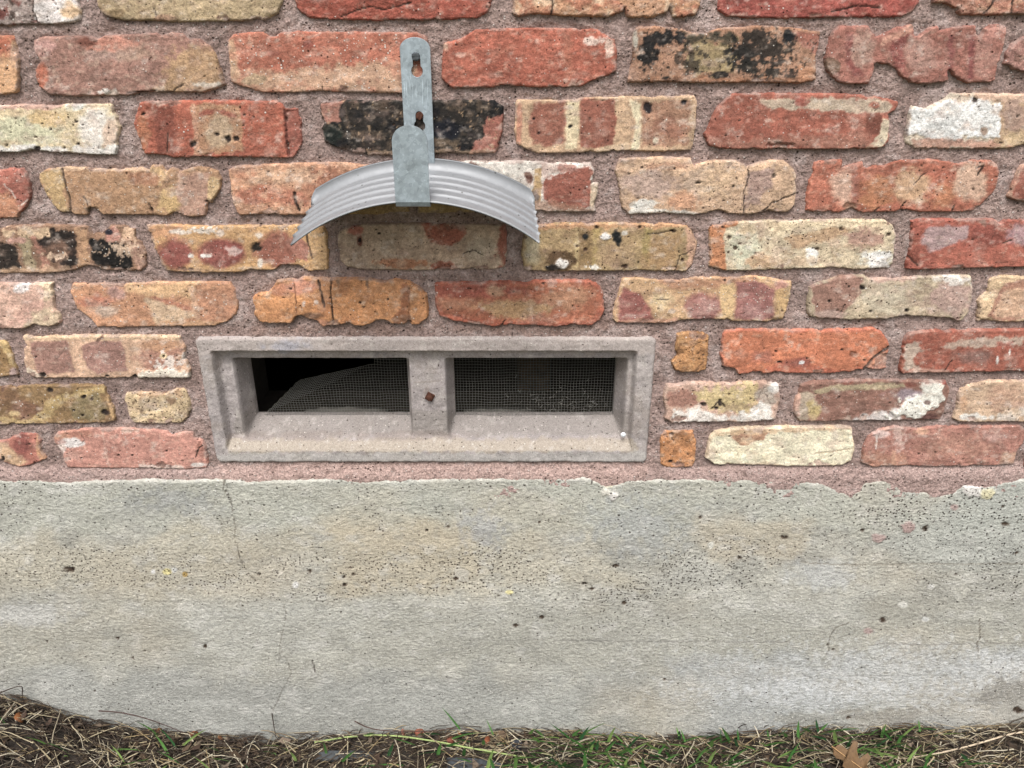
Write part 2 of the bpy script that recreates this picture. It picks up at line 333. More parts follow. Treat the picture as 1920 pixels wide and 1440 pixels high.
B('a07658', [(1190, 60), (1196, 51), (1230, 50), (1280, 56), (1300, 62), (1325, 63), (1345, 55), (1400, 49), (1450, 50), (1500, 55), (1538, 61), (1536, 80), (1530, 110), (1531, 150), (1500, 155), (1400, 153), (1330, 155), (1250, 153), (1178, 153), (1183, 130), (1188, 110), (1187, 75)],
  [P('9b8a58', [(1295, 78), (1380, 76), (1380, 130), (1340, 145), (1290, 132)], 10, 10), P('4c4737', [(1285, 62), (1375, 62), (1375, 80), (1285, 80)], 7, 9), P(BLK, [(1208, 60), (1284, 57), (1284, 84), (1248, 80), (1234, 92), (1222, 128), (1196, 132), (1203, 84)], 4, 11, .97, 11),
   E('222120', 1388, 98, 24, 14, .3, .9, .95, 10), E('252422', 1408, 122, 22, 14, .3, 1.1, .95, 9), E('252422', 1440, 92, 38, 34, .35, 1.6, .85, 11), E('1b1d20', 1478, 66, 12, 14, .3, .5), E('262422', 1265, 149, 18, 6, .3, .7), E('262422', 1352, 141, 14, 7, .3, .7), E('2b2926', 1450, 140, 30, 10, .3, 1.0, .9, 9), E('34302b', 1300, 120, 30, 20, .3, 1.5, .7, 9),
   P('a4624e', [(1490, 56), (1540, 60), (1534, 104), (1500, 86)], 5, 6), E('bd8258', 1512, 138, 18, 16, .4, .4), P('b47c55', [(1190, 48), (1540, 48), (1540, 54), (1345, 58), (1190, 58)], 3, 4, .8), P('a9683f', [(1180, 146), (1530, 146), (1530, 160), (1180, 160)], 3, 5, .6), E('b9b2a4', 1191, 78, 6, 18, .4), N('2a2824', 9, .62, .1, .8)],
  'tan brick patterned with black charring', 1.3, .16, .06)
B('9f6555', [(1563, 62), (1578, 49), (1600, 49), (1630, 49), (1634, 58), (1645, 72), (1660, 65), (1690, 50), (1712, 48), (1715, 68), (1725, 70), (1745, 52), (1760, 50), (1762, 60), (1800, 49), (1830, 48), (1832, 62), (1838, 75), (1848, 55), (1862, 47), (1885, 47), (1888, 60), (1882, 90), (1872, 120), (1870, 140), (1866, 152), (1820, 155), (1800, 152), (1784, 130), (1778, 130), (1778, 150), (1760, 155), (1735, 157), (1710, 152), (1690, 140), (1680, 128), (1665, 118), (1640, 118), (1637, 140), (1630, 155), (1580, 157), (1570, 150), (1553, 132), (1550, 110), (1558, 80)],
  [E('a98472', 1618, 95, 22, 38, .5, .3), E('ab8272', 1728, 100, 30, 34, .5, .3), E('a87868', 1845, 105, 22, 40, .5, .3), P('8a4a42', [(1588, 60), (1600, 60), (1596, 110), (1620, 140), (1600, 140), (1584, 110)], 4, 4), P('8d4a42', [(1678, 62), (1708, 60), (1690, 95), (1700, 140), (1680, 120), (1668, 90)], 5, 4), P('8d4d46', [(1780, 65), (1790, 65), (1788, 120), (1776, 140)], 4, 3), P('8a4a44', [(1818, 65), (1830, 66), (1826, 150), (1814, 150)], 4, 3), E('7c624e', 1563, 122, 14, 14, .25), P('c08a72', [(1660, 70), (1712, 46), (1716, 56), (1680, 72), (1650, 84)], 3, 4), P('b98070', [(1850, 55), (1890, 45), (1890, 58), (1850, 78)], 4, 4)],
  'mauve red brick with jagged torn top and dark finger bands', 1.2, .06, .07)
B('a4776a', [(1890, 98), (1904, 82), (1920, 72), (1975, 62), (2240, 60), (2240, 152), (1960, 150), (1920, 133), (1905, 129), (1884, 120)], [N('7e5a4c', 18, .2, .2, .8), N('c49c8a', 12, .45, .2, .7)], None, 2.6, .2)
# course C
B('d6c899', [(-120, 200), (0, 200), (30, 198), (60, 197), (100, 200), (130, 196), (206, 196), (211, 206), (217, 225), (221, 240), (216, 275), (215, 290), (150, 288), (100, 284), (60, 280), (30, 285), (0, 284), (-120, 286)],
  [E('cdcca8', 40, 245, 75, 26, .4, .3), E('d9bf7c', 85, 222, 30, 14, .5, .5), P('c9a48e', [(-120, 190), (120, 190), (115, 204), (90, 205), (60, 203), (-120, 205)], 3, 4), E('e6ded4', 180, 240, 34, 44, .4, .3), E('d6bfa6', 206, 250, 14, 36, .4, .4), P(WHT, [(-120, 274), (60, 272), (220, 276), (220, 295), (-120, 295)], 4, 6), E('e4e2da', 140, 200, 16, 8, .5), E('cbbf90', 131, 240, 7, 40, .5, .3), D((142, 228, 4), (146, 270, 4), (68, 279, 6, 4), (94, 243, 2.5), (67, 257, 2), (78, 232, 2), (155, 234, 2), (12, 272, 2), (120, 277, 3), (185, 277, 2), (20, 248, 1.5))],
  'pale lemon and white brick with dark pinholes', 1.0, .14, .06)
B('a64c32', [(258, 205), (261, 193), (300, 190), (515, 190), (527, 198), (532, 206), (556, 204), (563, 225), (563, 270), (548, 295), (545, 296), (480, 294), (400, 293), (320, 294), (300, 289), (272, 288), (266, 275), (264, 262), (256, 250), (250, 232), (253, 218)],
  [P('863f2d', [(285, 198), (322, 192), (330, 240), (330, 290), (295, 288)], 8, 6), E('b06038', 268, 250, 14, 34, .4), P('ad7d56', [(358, 200), (390, 193), (452, 198), (456, 285), (368, 290)], 3, 4), P('984a34', [(372, 210), (405, 203), (445, 215), (445, 222), (400, 212), (374, 222)], 3, 3), E('b39c78', 412, 245, 28, 32, .35, .2), P('bd8a68', [(358, 195), (366, 195), (375, 285), (366, 290)], 3, 3), P('96503f', [(534, 196), (570, 196), (570, 300), (546, 300), (538, 290)], 2, 3, 1, 12, -3.5), C([(315, 250), (312, 285)], 2, .8), D((362, 270, 6, 5), (458, 215, 3), (408, 252, 5, 3), (428, 260, 5, 6), (443, 260, 5), (268, 214, 4)), C([(533, 205), (535, 245), (537, 270), (541, 294)], 3, 2, '5e2c22')],
  'red brick with a tan square and a broken right end', 1.2, .08, .08)
B('292623', [(600, 196), (640, 190), (760, 190), (815, 190), (870, 188), (925, 190), (943, 200), (942, 220), (940, 245), (935, 270), (930, 285), (880, 288), (840, 285), (790, 290), (690, 290), (660, 285), (640, 280), (608, 265), (604, 240), (610, 230), (602, 215)],
  [N('5f5140', 18, .3, .25, .75), N('16171a', 30, .25, .25, .8), P('a06c5a', [(598, 193), (646, 188), (634, 205), (638, 226), (616, 233), (602, 215)], 2, 3), P('9c5a49', [(908, 222), (945, 212), (945, 262), (930, 290), (880, 290), (888, 268), (906, 255)], 2, 4), N('a88c64', 7, .62, .08, .8), E('75644c', 830, 262, 26, 18, .5, .5, .8), P('a68c6c', [(690, 284), (930, 280), (930, 296), (690, 296)], 2, 4, .7), E('171b22', 840, 245, 26, 20, .4, .4), E('1c241f', 622, 250, 18, 20, .4, .3)],
  'black charred brick with red ends behind the hanger', 1.5, .2, .05)
B('c4a57c', [(968, 195), (972, 188), (1060, 190), (1090, 184), (1200, 183), (1302, 180), (1307, 190), (1305, 230), (1300, 270), (1297, 281), (1240, 283), (1180, 281), (1120, 285), (1010, 287), (990, 280), (970, 270), (966, 245), (968, 215)],
  [P('935540', [(1002, 194), (1058, 190), (1062, 230), (1056, 268), (1030, 277), (1000, 270), (990, 240)], 6, 4), P('91503c', [(1086, 192), (1090, 186), (1150, 188), (1156, 230), (1150, 272), (1100, 278), (1084, 282), (1090, 240)], 3, 4), P('a57a5c', [(1205, 190), (1296, 185), (1292, 272), (1206, 276)], 5, 5), E('8f5a44', 1250, 240, 30, 22, .7, .5, .7), P('d8cd9e', [(1064, 190), (1086, 190), (1082, 280), (1060, 280)], 3, 3), P('dcd4aa', [(1182, 188), (1202, 196), (1200, 280), (1182, 282), (1192, 240)], 3, 3), E('ba7e60', 973, 235, 6, 40, .4), P('d0b890', [(1120, 278), (1180, 265), (1180, 285), (1120, 286)], 3, 4), D((1215, 203, 8, 10), (1283, 191, 6), (1070, 237, 4), (1010, 250, 3), (1000, 223, 2.5), (1070, 215, 2), c='222024'), E('e2d6b8', 1230, 264, 5, 5)],
  'cream brick with three brown squares and black spots', .9, .12, .1)
B('9c503b', [(1322, 252), (1330, 240), (1335, 225), (1345, 205), (1365, 185), (1375, 177), (1450, 176), (1560, 177), (1625, 180), (1665, 187), (1685, 192), (1680, 205), (1666, 214), (1668, 226), (1668, 260), (1660, 275), (1640, 278), (1590, 278), (1520, 279), (1450, 280), (1400, 279), (1350, 278), (1330, 272)],
  [N('8d4532', 36, .25, .3, .6), P('bfae94', [(1426, 188), (1520, 184), (1660, 186), (1676, 200), (1655, 214), (1600, 211), (1440, 202)], 4, 5), E('9a4a3a', 1505, 190, 14, 9, .3), E('a4644e', 1640, 197, 10, 6, .4), P('7a4030', [(1622, 212), (1656, 215), (1652, 250), (1624, 252)], 4, 4), P('d2c6a6', [(1656, 224), (1669, 224), (1666, 262), (1650, 277), (1626, 278), (1650, 250)], 3, 3), P('b07a66', [(1590, 215), (1620, 215), (1620, 268), (1590, 270)], 8, 6, .6), P('a8745e', [(1340, 262), (1640, 255), (1640, 280), (1340, 280)], 8, 10, .7), P('8f5040', [(1430, 275), (1440, 268), (1480, 268), (1500, 278)], 3, 4, 1, 10, -2)],
  'brown red brick with a pale bar along its top', 1.0, .06, .22)
B('cdbfa8', [(1700, 265), (1703, 240), (1707, 210), (1713, 200), (1735, 205), (1760, 195), (1775, 185), (1785, 176), (1840, 176), (1920, 178), (2046, 178), (2046, 270), (1920, 270), (1900, 277), (1830, 278), (1720, 278), (1703, 272)],
  [P('b99c76', [(1868, 190), (2046, 180), (2046, 280), (1850, 280), (1866, 250)], 6, 6), E('a58a76', 1900, 220, 22, 30, .5, .5), P('c9b080', [(1880, 250), (2046, 240), (2046, 280), (1880, 280)], 8, 8), P('e6e5e2', [(1710, 206), (1745, 206), (1782, 184), (1850, 188), (1880, 198), (1873, 258), (1840, 256), (1800, 262), (1740, 262), (1703, 252)], 4, 8, 1, 12, 1), P('c08e76', [(1710, 262), (1850, 262), (1900, 276), (1720, 280)], 4, 5, .8), P('d9b898', [(1790, 174), (2046, 174), (2046, 190), (1850, 188)], 3, 4), D((1829, 187, 5, 6), (1910, 218, 3), (1878, 268, 3), c='3a342f'), E('a9947e', 1845, 245, 8, 8, .4)],
  'brick daubed with chalky white at its left', 1.5, .1, .05)
# course D
B('a75b49', [(-290, 322), (0, 320), (38, 316), (45, 325), (52, 345), (54, 370), (45, 390), (32, 400), (30, 408), (0, 409), (-290, 411)],
  [P('bd7c54', [(-290, 360), (0, 355), (40, 385), (40, 415), (-290, 415)], 10, 8), C([(6, 346), (20, 360), (28, 372)], 2, 0, 'ddd0c4'), C([(38, 385), (50, 375)], 2, 0, 'ddd0c4')])
B('aa8259', [(73, 327), (85, 319), (115, 315), (120, 314), (190, 318), (210, 319), (262, 316), (278, 321), (284, 311), (300, 311), (310, 326), (318, 315), (330, 318), (335, 323), (355, 317), (370, 313), (405, 322), (411, 336), (410, 355), (401, 370), (394, 381), (387, 376), (385, 390), (383, 405), (350, 405), (325, 396), (312, 404), (287, 403), (286, 390), (278, 382), (284, 402), (240, 403), (192, 402), (176, 390), (166, 386), (163, 403), (140, 403), (131, 398), (112, 397), (100, 385), (88, 368), (78, 350), (72, 336)],
  [P('bd9d60', [(70, 320), (112, 316), (128, 396), (105, 400), (85, 365)], 3, 5), P('b48e76', [(336, 325), (392, 325), (386, 406), (326, 406), (330, 360)], 8, 6), E('c9a560', 314, 378, 20, 22, .4, .5), P('c8a46a', [(262, 316), (300, 310), (310, 326), (300, 345), (275, 335)], 4, 6), P('c9ac74', [(392, 330), (412, 335), (402, 372), (388, 378), (388, 350)], 3, 3), E('a5714e', 270, 335, 30, 14, .6, .4), P('d0ae84', [(115, 312), (280, 314), (280, 322), (118, 320)], 2, 3), C([(115, 316), (121, 345), (129, 372), (132, 398)], 3.5, 1.8, '4a3828'), C([(157, 368), (164, 386)], 2, 1), E('55483a', 172, 396, 12, 6, .4, .2, .9, 10, -2), C([(278, 382), (286, 400)], 2)],
  'tan brick with a chipped lower edge and slanting groove', .9, .05, .3, 7, 1.6)
B('c59069', [(427, 320), (440, 313), (500, 309), (560, 307), (640, 306), (680, 311), (764, 313), (766, 398), (700, 402), (560, 403), (490, 401), (450, 403), (444, 398), (436, 380), (432, 345)],
  [E('b3694b', 478, 366, 30, 16, .6, .5), E('b56d4e', 535, 370, 40, 16, .6, .5), E('b87450', 470, 330, 30, 10, .7, .6, .6), E('a86a4a', 610, 350, 40, 30, .6, .5), E('d5ae86', 540, 330, 60, 14, .6, .5, .8), N('dbb690', 16, .4, .2, .6), P('a98850', [(640, 375), (770, 375), (770, 405), (640, 405)], 6, 5), C([(551, 362), (553, 375), (560, 395)], 5, 1.5, '241a16')], None, 1.8, .08, .08)
B('d9d2c8', [(784, 312), (880, 304), (960, 304), (1010, 305), (1060, 308), (1108, 307), (1113, 320), (1108, 345), (1122, 346), (1118, 370), (1113, 385), (1116, 396), (1070, 397), (1000, 395), (784, 400)],
  [P('aa8c50', [(780, 355), (960, 350), (990, 380), (990, 405), (780, 405)], 8, 6), P('b49353', [(1003, 318), (1016, 316), (1016, 378), (996, 378)], 3, 3), P('8f4b39', [(1018, 332), (1040, 328), (1068, 318), (1110, 308), (1109, 388), (1060, 397), (1018, 376)], 3, 4), P('c9b4a8', [(1015, 306), (1068, 308), (1060, 322), (1030, 330), (1016, 342)], 4, 8), E('a97a6c', 1066, 316, 16, 8, .5, .6), P('cdbb98', [(1107, 345), (1124, 345), (1114, 392), (1107, 390)], 2, 2), E('5a3528', 992, 333, 8, 10, .3), P('9c7a60', [(1000, 375), (1115, 390), (1115, 400), (1000, 400)], 5, 6, .7), E('857870', 1004, 368, 8, 10, .4)],
  'white and brown brick half hidden by the trough', 1.2, .1, .12)
B('c9a983', [(1163, 299), (1200, 297), (1260, 296), (1295, 298), (1303, 313), (1315, 308), (1330, 303), (1380, 303), (1395, 309), (1402, 316), (1420, 308), (1445, 301), (1470, 303), (1490, 318), (1494, 330), (1493, 360), (1490, 385), (1480, 395), (1465, 398), (1440, 393), (1430, 398), (1395, 403), (1370, 400), (1350, 393), (1300, 403), (1240, 399), (1180, 401), (1168, 390), (1165, 370), (1160, 340), (1155, 320)],
  [E('b59d8c', 1220, 345, 48, 26, .5, .4), E('b8a288', 1310, 350, 26, 26, .5, .4), P('a68c7e', [(1403, 322), (1450, 318), (1446, 350), (1420, 380), (1398, 390)], 6, 6), E('c39068', 1280, 380, 26, 18, .6, .5), E('d6b88c', 1350, 340, 36, 28, .5, .5, .8), N('a9947c', 12, .5, .2, .6), E('dcd8d0', 1206, 384, 26, 10, .3, .6), P('dcd6cc', [(1175, 394), (1240, 391), (1310, 398), (1310, 406), (1175, 404)], 2, 3), E('bd8a66', 1250, 312, 40, 6, .6, .5, .7), C([(1403, 316), (1405, 330), (1396, 360), (1395, 400)], 1.6, 1), C([(1430, 398), (1450, 380), (1490, 364)], 2, 1.5), D((1310, 343, 6, 3), (1195, 372, 2.5), (1204, 314, 3), (1265, 317, 3), (1376, 350, 2.5), (1452, 330, 3, 5), c='4a4036')],
  'cream lumpy brick with two vertical swellings', 2.0, .2, .05)
B('ab593e', [(1530, 306), (1560, 302), (1580, 302), (1580, 316), (1600, 310), (1620, 305), (1622, 316), (1640, 312), (1660, 313), (1690, 302), (1750, 301), (1790, 306), (1800, 308), (1830, 302), (1860, 302), (1872, 310), (1876, 322), (1872, 345), (1860, 365), (1840, 385), (1825, 395), (1800, 397), (1730, 397), (1690, 391), (1680, 397), (1612, 398), (1600, 388), (1575, 398), (1540, 398), (1513, 395), (1515, 375), (1520, 340), (1528, 320)],
  [E('b46a3c', 1645, 362, 30, 30, .5, .4), E('b2673c', 1772, 368, 22, 26, .5, .4), E('caa68c', 1583, 345, 22, 34, .5, .25), E('c29c72', 1712, 346, 34, 36, .35, .25), E('c6a588', 1822, 342, 32, 34, .4, .25), P('a2503a', [(1700, 318), (1800, 320), (1800, 330), (1700, 326)], 3, 6, .5), E('9c5846', 1605, 350, 8, 40, .5, .3, .7), C([(1716, 345), (1730, 330), (1740, 325)], 1.5, .7), C([(1834, 316), (1845, 312), (1836, 330)], 2.5, 1), E('8a6048', 1595, 388, 14, 7, .3, .3, 1, 10, -1.5), C([(1690, 390), (1700, 378)], 2), C([(1788, 397), (1792, 385)], 2), C([(1640, 397), (1650, 390)], 2)],
  'orange red brick with three pale ovals', 1.4, .08, .08)
B('8f4b39', [(1893, 369), (1905, 340), (1912, 322), (1920, 312), (1950, 306), (2230, 305), (2230, 395), (1960, 392), (1920, 376), (1905, 374)], [R('c2a488', 5, 4, .8), N('a86450', 20, .3, .3, .6)], None, 1.8)
# course E
B('8f6c50', [(-84, 427), (0, 430), (12, 425), (90, 424), (160, 424), (165, 431), (170, 440), (190, 438), (205, 425), (230, 425), (250, 431), (250, 445), (262, 455), (270, 475), (272, 500), (262, 508), (200, 507), (175, 500), (160, 497), (130, 508), (100, 512), (50, 512), (0, 513), (-84, 514)],
  [P('28221f', [(90, 430), (136, 430), (140, 455), (148, 492), (120, 503), (90, 482), (64, 456)], 3, 6), E('725644', 106, 472, 28, 16, .5, .5), P('1e1c1b', [(166, 444), (190, 450), (236, 458), (252, 504), (188, 503), (170, 482)], 3, 5), P('302a25', [(-84, 452), (24, 458), (40, 505), (0, 508), (-84, 505)], 4, 6), P('b88e62', [(138, 428), (162, 428), (166, 498), (146, 505)], 3, 4), P('a2966e', [(32, 445), (52, 440), (68, 508), (46, 508)], 4, 4), P('a3705a', [(52, 440), (62, 440), (98, 505), (80, 510)], 4, 5), P('cc8c78', [(195, 445), (210, 425), (228, 440), (222, 452), (200, 454)], 2, 3), P('dcbf92', [(0, 428), (90, 425), (88, 440), (70, 446), (30, 440), (0, 446)], 3, 6), E('d8b48c', 238, 438, 12, 12, .3, .5), P('a3806a', [(236, 455), (262, 456), (274, 500), (256, 508)], 6, 5), E('dcc09c', 100, 482, 20, 6, .3, 1.0, .9, 7), E('dcc09c', 225, 468, 24, 12, .3, 1.4, .8, 6), P('c9a880', [(-84, 504), (130, 500), (130, 518), (-84, 518)], 3, 6, .7), E('2c2a33', 204, 436, 8, 6, .3), E('c79a86', 28, 452, 18, 6, .4, .6)],
  'brick burnt black in patches with peeling cream skin', 1.8, .1, .12)
B('c49453', [(275, 424), (285, 422), (400, 426), (560, 424), (605, 426), (612, 440), (613, 480), (612, 505), (580, 508), (560, 500), (545, 496), (525, 497), (512, 505), (480, 507), (468, 505), (455, 510), (370, 511), (312, 508), (303, 495), (297, 480), (287, 465), (280, 445)],
  [P('c98f5c', [(270, 420), (345, 425), (330, 450), (275, 450)], 8, 6), E('8f4a40', 328, 476, 32, 27, .45, .15), E('8c473d', 415, 474, 44, 28, .3, .12), E('985844', 520, 468, 42, 33, .35, .15), P('a66c58', [(530, 455), (555, 440), (582, 462), (575, 490), (560, 488)], 2, 2), P('c7a064', [(575, 440), (612, 440), (612, 508), (585, 508)], 5, 4, .7), E('e4d6c8', 340, 435, 26, 6, .3, .5), E('e0d2c2', 388, 433, 22, 5, .3, .9, 1, 7), E('dccab8', 412, 437, 7, 7, .3), E(WHT, 358, 480, 6, 4, .3), E(WHT, 388, 480, 10, 4, .3), E('d8c4bc', 440, 470, 14, 6, .5, .8, .8, 8), E('e0d0bc', 487, 442, 6, 9, .4, .6), E('e0d4c4', 487, 493, 6, 9, .4, .6), D((480, 464, 10, 8), c='2e2822'), C([(573, 440), (580, 465), (585, 484)], 2.5, 1)],
  'yellow brick with mauve ovals and a dark hole', .7, .04, .22)
B('b39d80', [(633, 442), (640, 431), (670, 422), (790, 421), (860, 421), (945, 424), (950, 440), (948, 470), (945, 500), (930, 505), (830, 504), (780, 507), (680, 505), (650, 500), (640, 490), (635, 465)],
  [P('9b5039', [(788, 420), (874, 420), (871, 446), (848, 461), (816, 460), (800, 440)], 3, 4), P('93503c', [(936, 424), (955, 424), (952, 500), (938, 500), (930, 470), (940, 450)], 4, 6), E('aa6b42', 762, 494, 44, 9, .3, .6), P('985038', [(806, 500), (820, 490), (850, 494), (860, 507), (806, 508)], 3, 4), E('a8624e', 668, 432, 18, 9, .3, .5), E('7d4636', 674, 450, 5, 10, .4), N('c4b296', 26, .35, .3, .5), E('c9bca2', 900, 470, 30, 22, .6, .4, .6), C([(868, 476), (890, 470), (905, 480)], 1.5, .8), D((674, 451, 3, 5), (710, 438, 3, 2), (700, 470, 2), (820, 468, 2))],
  'taupe brick with a red patch, under the trough', .9, .16, .08)
B('ab925d', [(982, 432), (1010, 424), (1040, 421), (1130, 420), (1240, 421), (1290, 425), (1300, 440), (1306, 455), (1303, 480), (1295, 500), (1285, 508), (1200, 507), (1090, 508), (1005, 508), (985, 505), (980, 480), (982, 450)],
  [E('b8af88', 998, 460, 14, 34, .5, .4), P('8e7240', [(1086, 426), (1112, 424), (1110, 505), (1084, 505)], 6, 4), P('a28f3c', [(1207, 424), (1226, 424), (1216, 500), (1204, 470)], 5, 4, .8), P('a88f3c', [(1112, 424), (1124, 424), (1120, 500), (1110, 500)], 5, 4, .7), P('9d8460', [(1120, 460), (1190, 455), (1190, 500), (1120, 504)], 10, 8, .6), P('a37c48', [(1225, 440), (1280, 440), (1270, 505), (1200, 505)], 12, 8, .7), P('c68c58', [(985, 418), (1295, 418), (1295, 427), (1180, 428), (985, 430)], 3, 4, .8), P('c89e7c', [(1284, 425), (1310, 445), (1305, 500), (1285, 508), (1288, 470)], 5, 5), P('c4b070', [(1078, 424), (1086, 424), (1084, 505), (1078, 505)], 2, 2, .8), E('5c4426', 1050, 488, 24, 14, .3, .5), E('1c2224', 1098, 444, 7, 7, .4, .3), E('1d2021', 1158, 443, 8, 16, .3, .5), E('2a2420', 1036, 502, 16, 6, .3, .4), E('ece8e4', 1135, 443, 9, 7, .3, .3, 1, 6, 1.5), E('e6e2dc', 1053, 494, 13, 9, .3, .3, 1, 6, 2), E('d8d2c6', 1112, 502, 12, 5, .3, .8, 1, 6), E('d8d2c6', 1172, 438, 6, 5, .3), C([(1215, 440), (1240, 436), (1262, 432)], 1.5, .8), C([(1265, 508), (1275, 480), (1300, 468)], 1.5, .8), D((1082, 462, 3), (1098, 468, 4, 3), (1118, 426, 4, 3), (1200, 426, 4), (1262, 434, 6, 4), (1280, 487, 4, 3), (1170, 500, 6, 4), (985, 446, 4, 3), c='3c281c')],
  'olive tan brick with white plugs and black burns', 1.0, .26, .06)
B('cfc29c', [(1330, 500), (1332, 470), (1332, 430), (1338, 422), (1362, 420), (1385, 418), (1500, 415), (1560, 414), (1600, 413), (1660, 415), (1675, 425), (1681, 440), (1678, 465), (1675, 495), (1668, 503), (1600, 505), (1560, 500), (1530, 503), (1450, 505), (1360, 508), (1350, 505)],
  [E('cfcdb2', 1395, 465, 34, 36, .6, .3), P('b99a70', [(1470, 448), (1560, 425), (1600, 430), (1560, 450), (1490, 468)], 6, 6), E('bb9680', 1620, 445, 36, 20, .5, .5), E('c09a6c', 1430, 490, 26, 14, .5, .5, .8), P('ded0a4', [(1365, 417), (1660, 412), (1660, 424), (1560, 426), (1400, 438)], 5, 6), P('bf6e36', [(1330, 424), (1340, 420), (1385, 416), (1380, 424), (1362, 428), (1358, 445), (1362, 510), (1330, 503)], 2, 2), E('e8e5e0', 1522, 482, 10, 15, .3, .5), E('e6e3de', 1648, 490, 34, 15, .35, .5), E('b9a27e', 1500, 490, 36, 10, .6, .5, .7), N('b8a47c', 14, .45, .2, .6), D((1368, 446, 4, 3), (1388, 458, 3), (1380, 466, 4), (1366, 474, 2.5), (1417, 476, 2.5), (1532, 468, 4, 3), (1578, 431, 4, 3), (1668, 440, 5, 3), c='5a4a3a')],
  'cream pitted brick with an orange left end', 1.6, .3, .05)
B('a24d3a', [(1703, 498), (1707, 470), (1710, 440), (1712, 416), (1730, 412), (1800, 412), (1865, 413), (1876, 421), (1886, 415), (1920, 413), (2060, 412), (2060, 500), (1920, 500), (1800, 502), (1750, 505), (1703, 504)],
  [P('ad9290', [(1738, 424), (1816, 424), (1812, 448), (1780, 462), (1742, 474), (1728, 452)], 6, 5), P('8a4032', [(1818, 422), (1862, 420), (1880, 440), (1890, 455), (1850, 460), (1820, 445)], 5, 4), E('a9888a', 1925, 440, 34, 22, .4, .3), P('b25a42', [(1760, 470), (2060, 465), (2060, 502), (1750, 502)], 8, 6, .7), E('8f4432', 1718, 470, 9, 34, .4, .4), C([(1703, 480), (1722, 500)], 2.5, 1), C([(1880, 456), (1898, 450)], 2, .8)],
  'red brick with a greyish mauve smear', 1.2, .07, .05)
# course F
B('d4ae96', [(-130, 533), (0, 533), (60, 533), (95, 532), (98, 555), (100, 580), (108, 590), (110, 605), (92, 612), (60, 608), (40, 616), (0, 616), (-130, 617)],
  [P('dac69e', [(70, 528), (100, 528), (112, 590), (110, 612), (45, 618), (60, 590), (85, 580), (84, 550)], 5, 7), E('e6dcd8', 42, 540, 12, 10, .4, .5), N('c59a88', 26, .3, .3, .6)], 'pale pink brick with cream broken edge', 1.6, .08, .1)
B('c68b5f', [(131, 546), (135, 534), (200, 532), (230, 536), (250, 533), (300, 532), (430, 531), (437, 545), (443, 570), (440, 590), (425, 603), (400, 611), (300, 613), (180, 614), (170, 600), (155, 588), (142, 580), (138, 565)],
  [P('d2a870', [(220, 530), (370, 530), (360, 560), (240, 556)], 10, 8), E('b76c4e', 180, 565, 30, 12, .6, .4), E('c4ac94', 196, 584, 26, 11, .5, .3), E('bd9484', 215, 550, 16, 14, .5, .4), P('ccb088', [(268, 560), (300, 566), (350, 582), (370, 595), (290, 612), (284, 590)], 5, 4), P('bb7656', [(280, 556), (320, 564), (362, 578), (350, 584), (300, 566)], 4, 3), P('b87c5a', [(368, 545), (440, 540), (440, 600), (376, 608)], 6, 4, .5), P('d0a884', [(352, 540), (362, 540), (378, 610), (368, 610)], 3, 2, .8), P('c79666', [(300, 604), (420, 602), (400, 616), (300, 616)], 3, 3)],
  None, .8, .05, .2)
B('c4742e', [(475, 557), (485, 552), (503, 550), (512, 540), (520, 528), (545, 525), (555, 528), (565, 522), (620, 524), (690, 523), (720, 530), (740, 527), (765, 530), (785, 540), (798, 555), (801, 575), (800, 595), (785, 607), (772, 607), (766, 598), (760, 606), (735, 607), (725, 600), (712, 598), (695, 605), (680, 611), (665, 610), (655, 603), (640, 608), (605, 612), (595, 600), (580, 597), (565, 590), (553, 592), (545, 605), (520, 606), (490, 603), (478, 590)],
  [E('c48060', 565, 536, 30, 14, .4, .5), E('c07a58', 525, 545, 14, 14, .5, .4, .8), N('a85c28', 36, .3, .3, .5), P('9a5226', [(755, 530), (766, 530), (766, 602), (740, 606), (738, 592), (752, 578)], 5, 4), E('85502c', 755, 598, 18, 8, .4, .3), E('6a4a34', 585, 592, 20, 6, .4, .4, .8), E('c08058', 600, 605, 14, 8, .4), C([(597, 525), (602, 545), (609, 576)], 3.5, 1.5), C([(620, 524), (621, 545), (623, 575), (625, 610)], 2.6, 1.5), C([(767, 540), (767, 606)], 2.5, 1.5, '7a3e1c'), C([(552, 532), (557, 585)], 1.4, .7, '6e3c1c'), E('dcc6b4', 570, 570, 4, 8, .3, .6), E('dcc6b4', 594, 566, 4, 4, .3, .5), D((545, 541, 4, 2), (675, 567, 3), (727, 561, 3)), P('96704e', [(628, 522), (642, 522), (638, 545), (632, 540)], 2, 3), P('8a6a50', [(684, 520), (692, 520), (692, 542), (686, 535)], 2, 3)],
  'bright orange cracked brick with ragged edges', 1.0, .05, .06, 7, 1.6)
B('a55332', [(816, 534), (830, 531), (900, 532), (925, 530), (960, 530), (985, 534), (1000, 528), (1060, 527), (1110, 528), (1125, 540), (1133, 555), (1132, 585), (1125, 600), (1110, 610), (1075, 608), (1040, 612), (960, 608), (925, 612), (890, 608), (850, 602), (825, 592), (818, 575), (817, 550)],
  [P('984434', [(820, 532), (960, 532), (1000, 545), (940, 555), (822, 560)], 8, 6, .8), E('b57a56', 860, 570, 40, 12, .7, .5, .8), E('b27c56', 1065, 560, 44, 22, .6, .4), P('ad8654', [(880, 575), (940, 562), (990, 560), (1040, 575), (1020, 590), (970, 600), (930, 592)], 8, 7), E('ac8260', 930, 545, 22, 10, .4, .4), P('ae4b2c', [(816, 585), (900, 600), (960, 604), (1040, 606), (1110, 600), (1135, 560), (1135, 615), (816, 612)], 4, 5), R('a94a30', 5, 4, .7), C([(940, 610), (948, 600)], 2), C([(850, 590), (900, 608)], 2, 1, '7c3320')],
  'red brick with a tan streaked centre', 1.5, .05, .1)
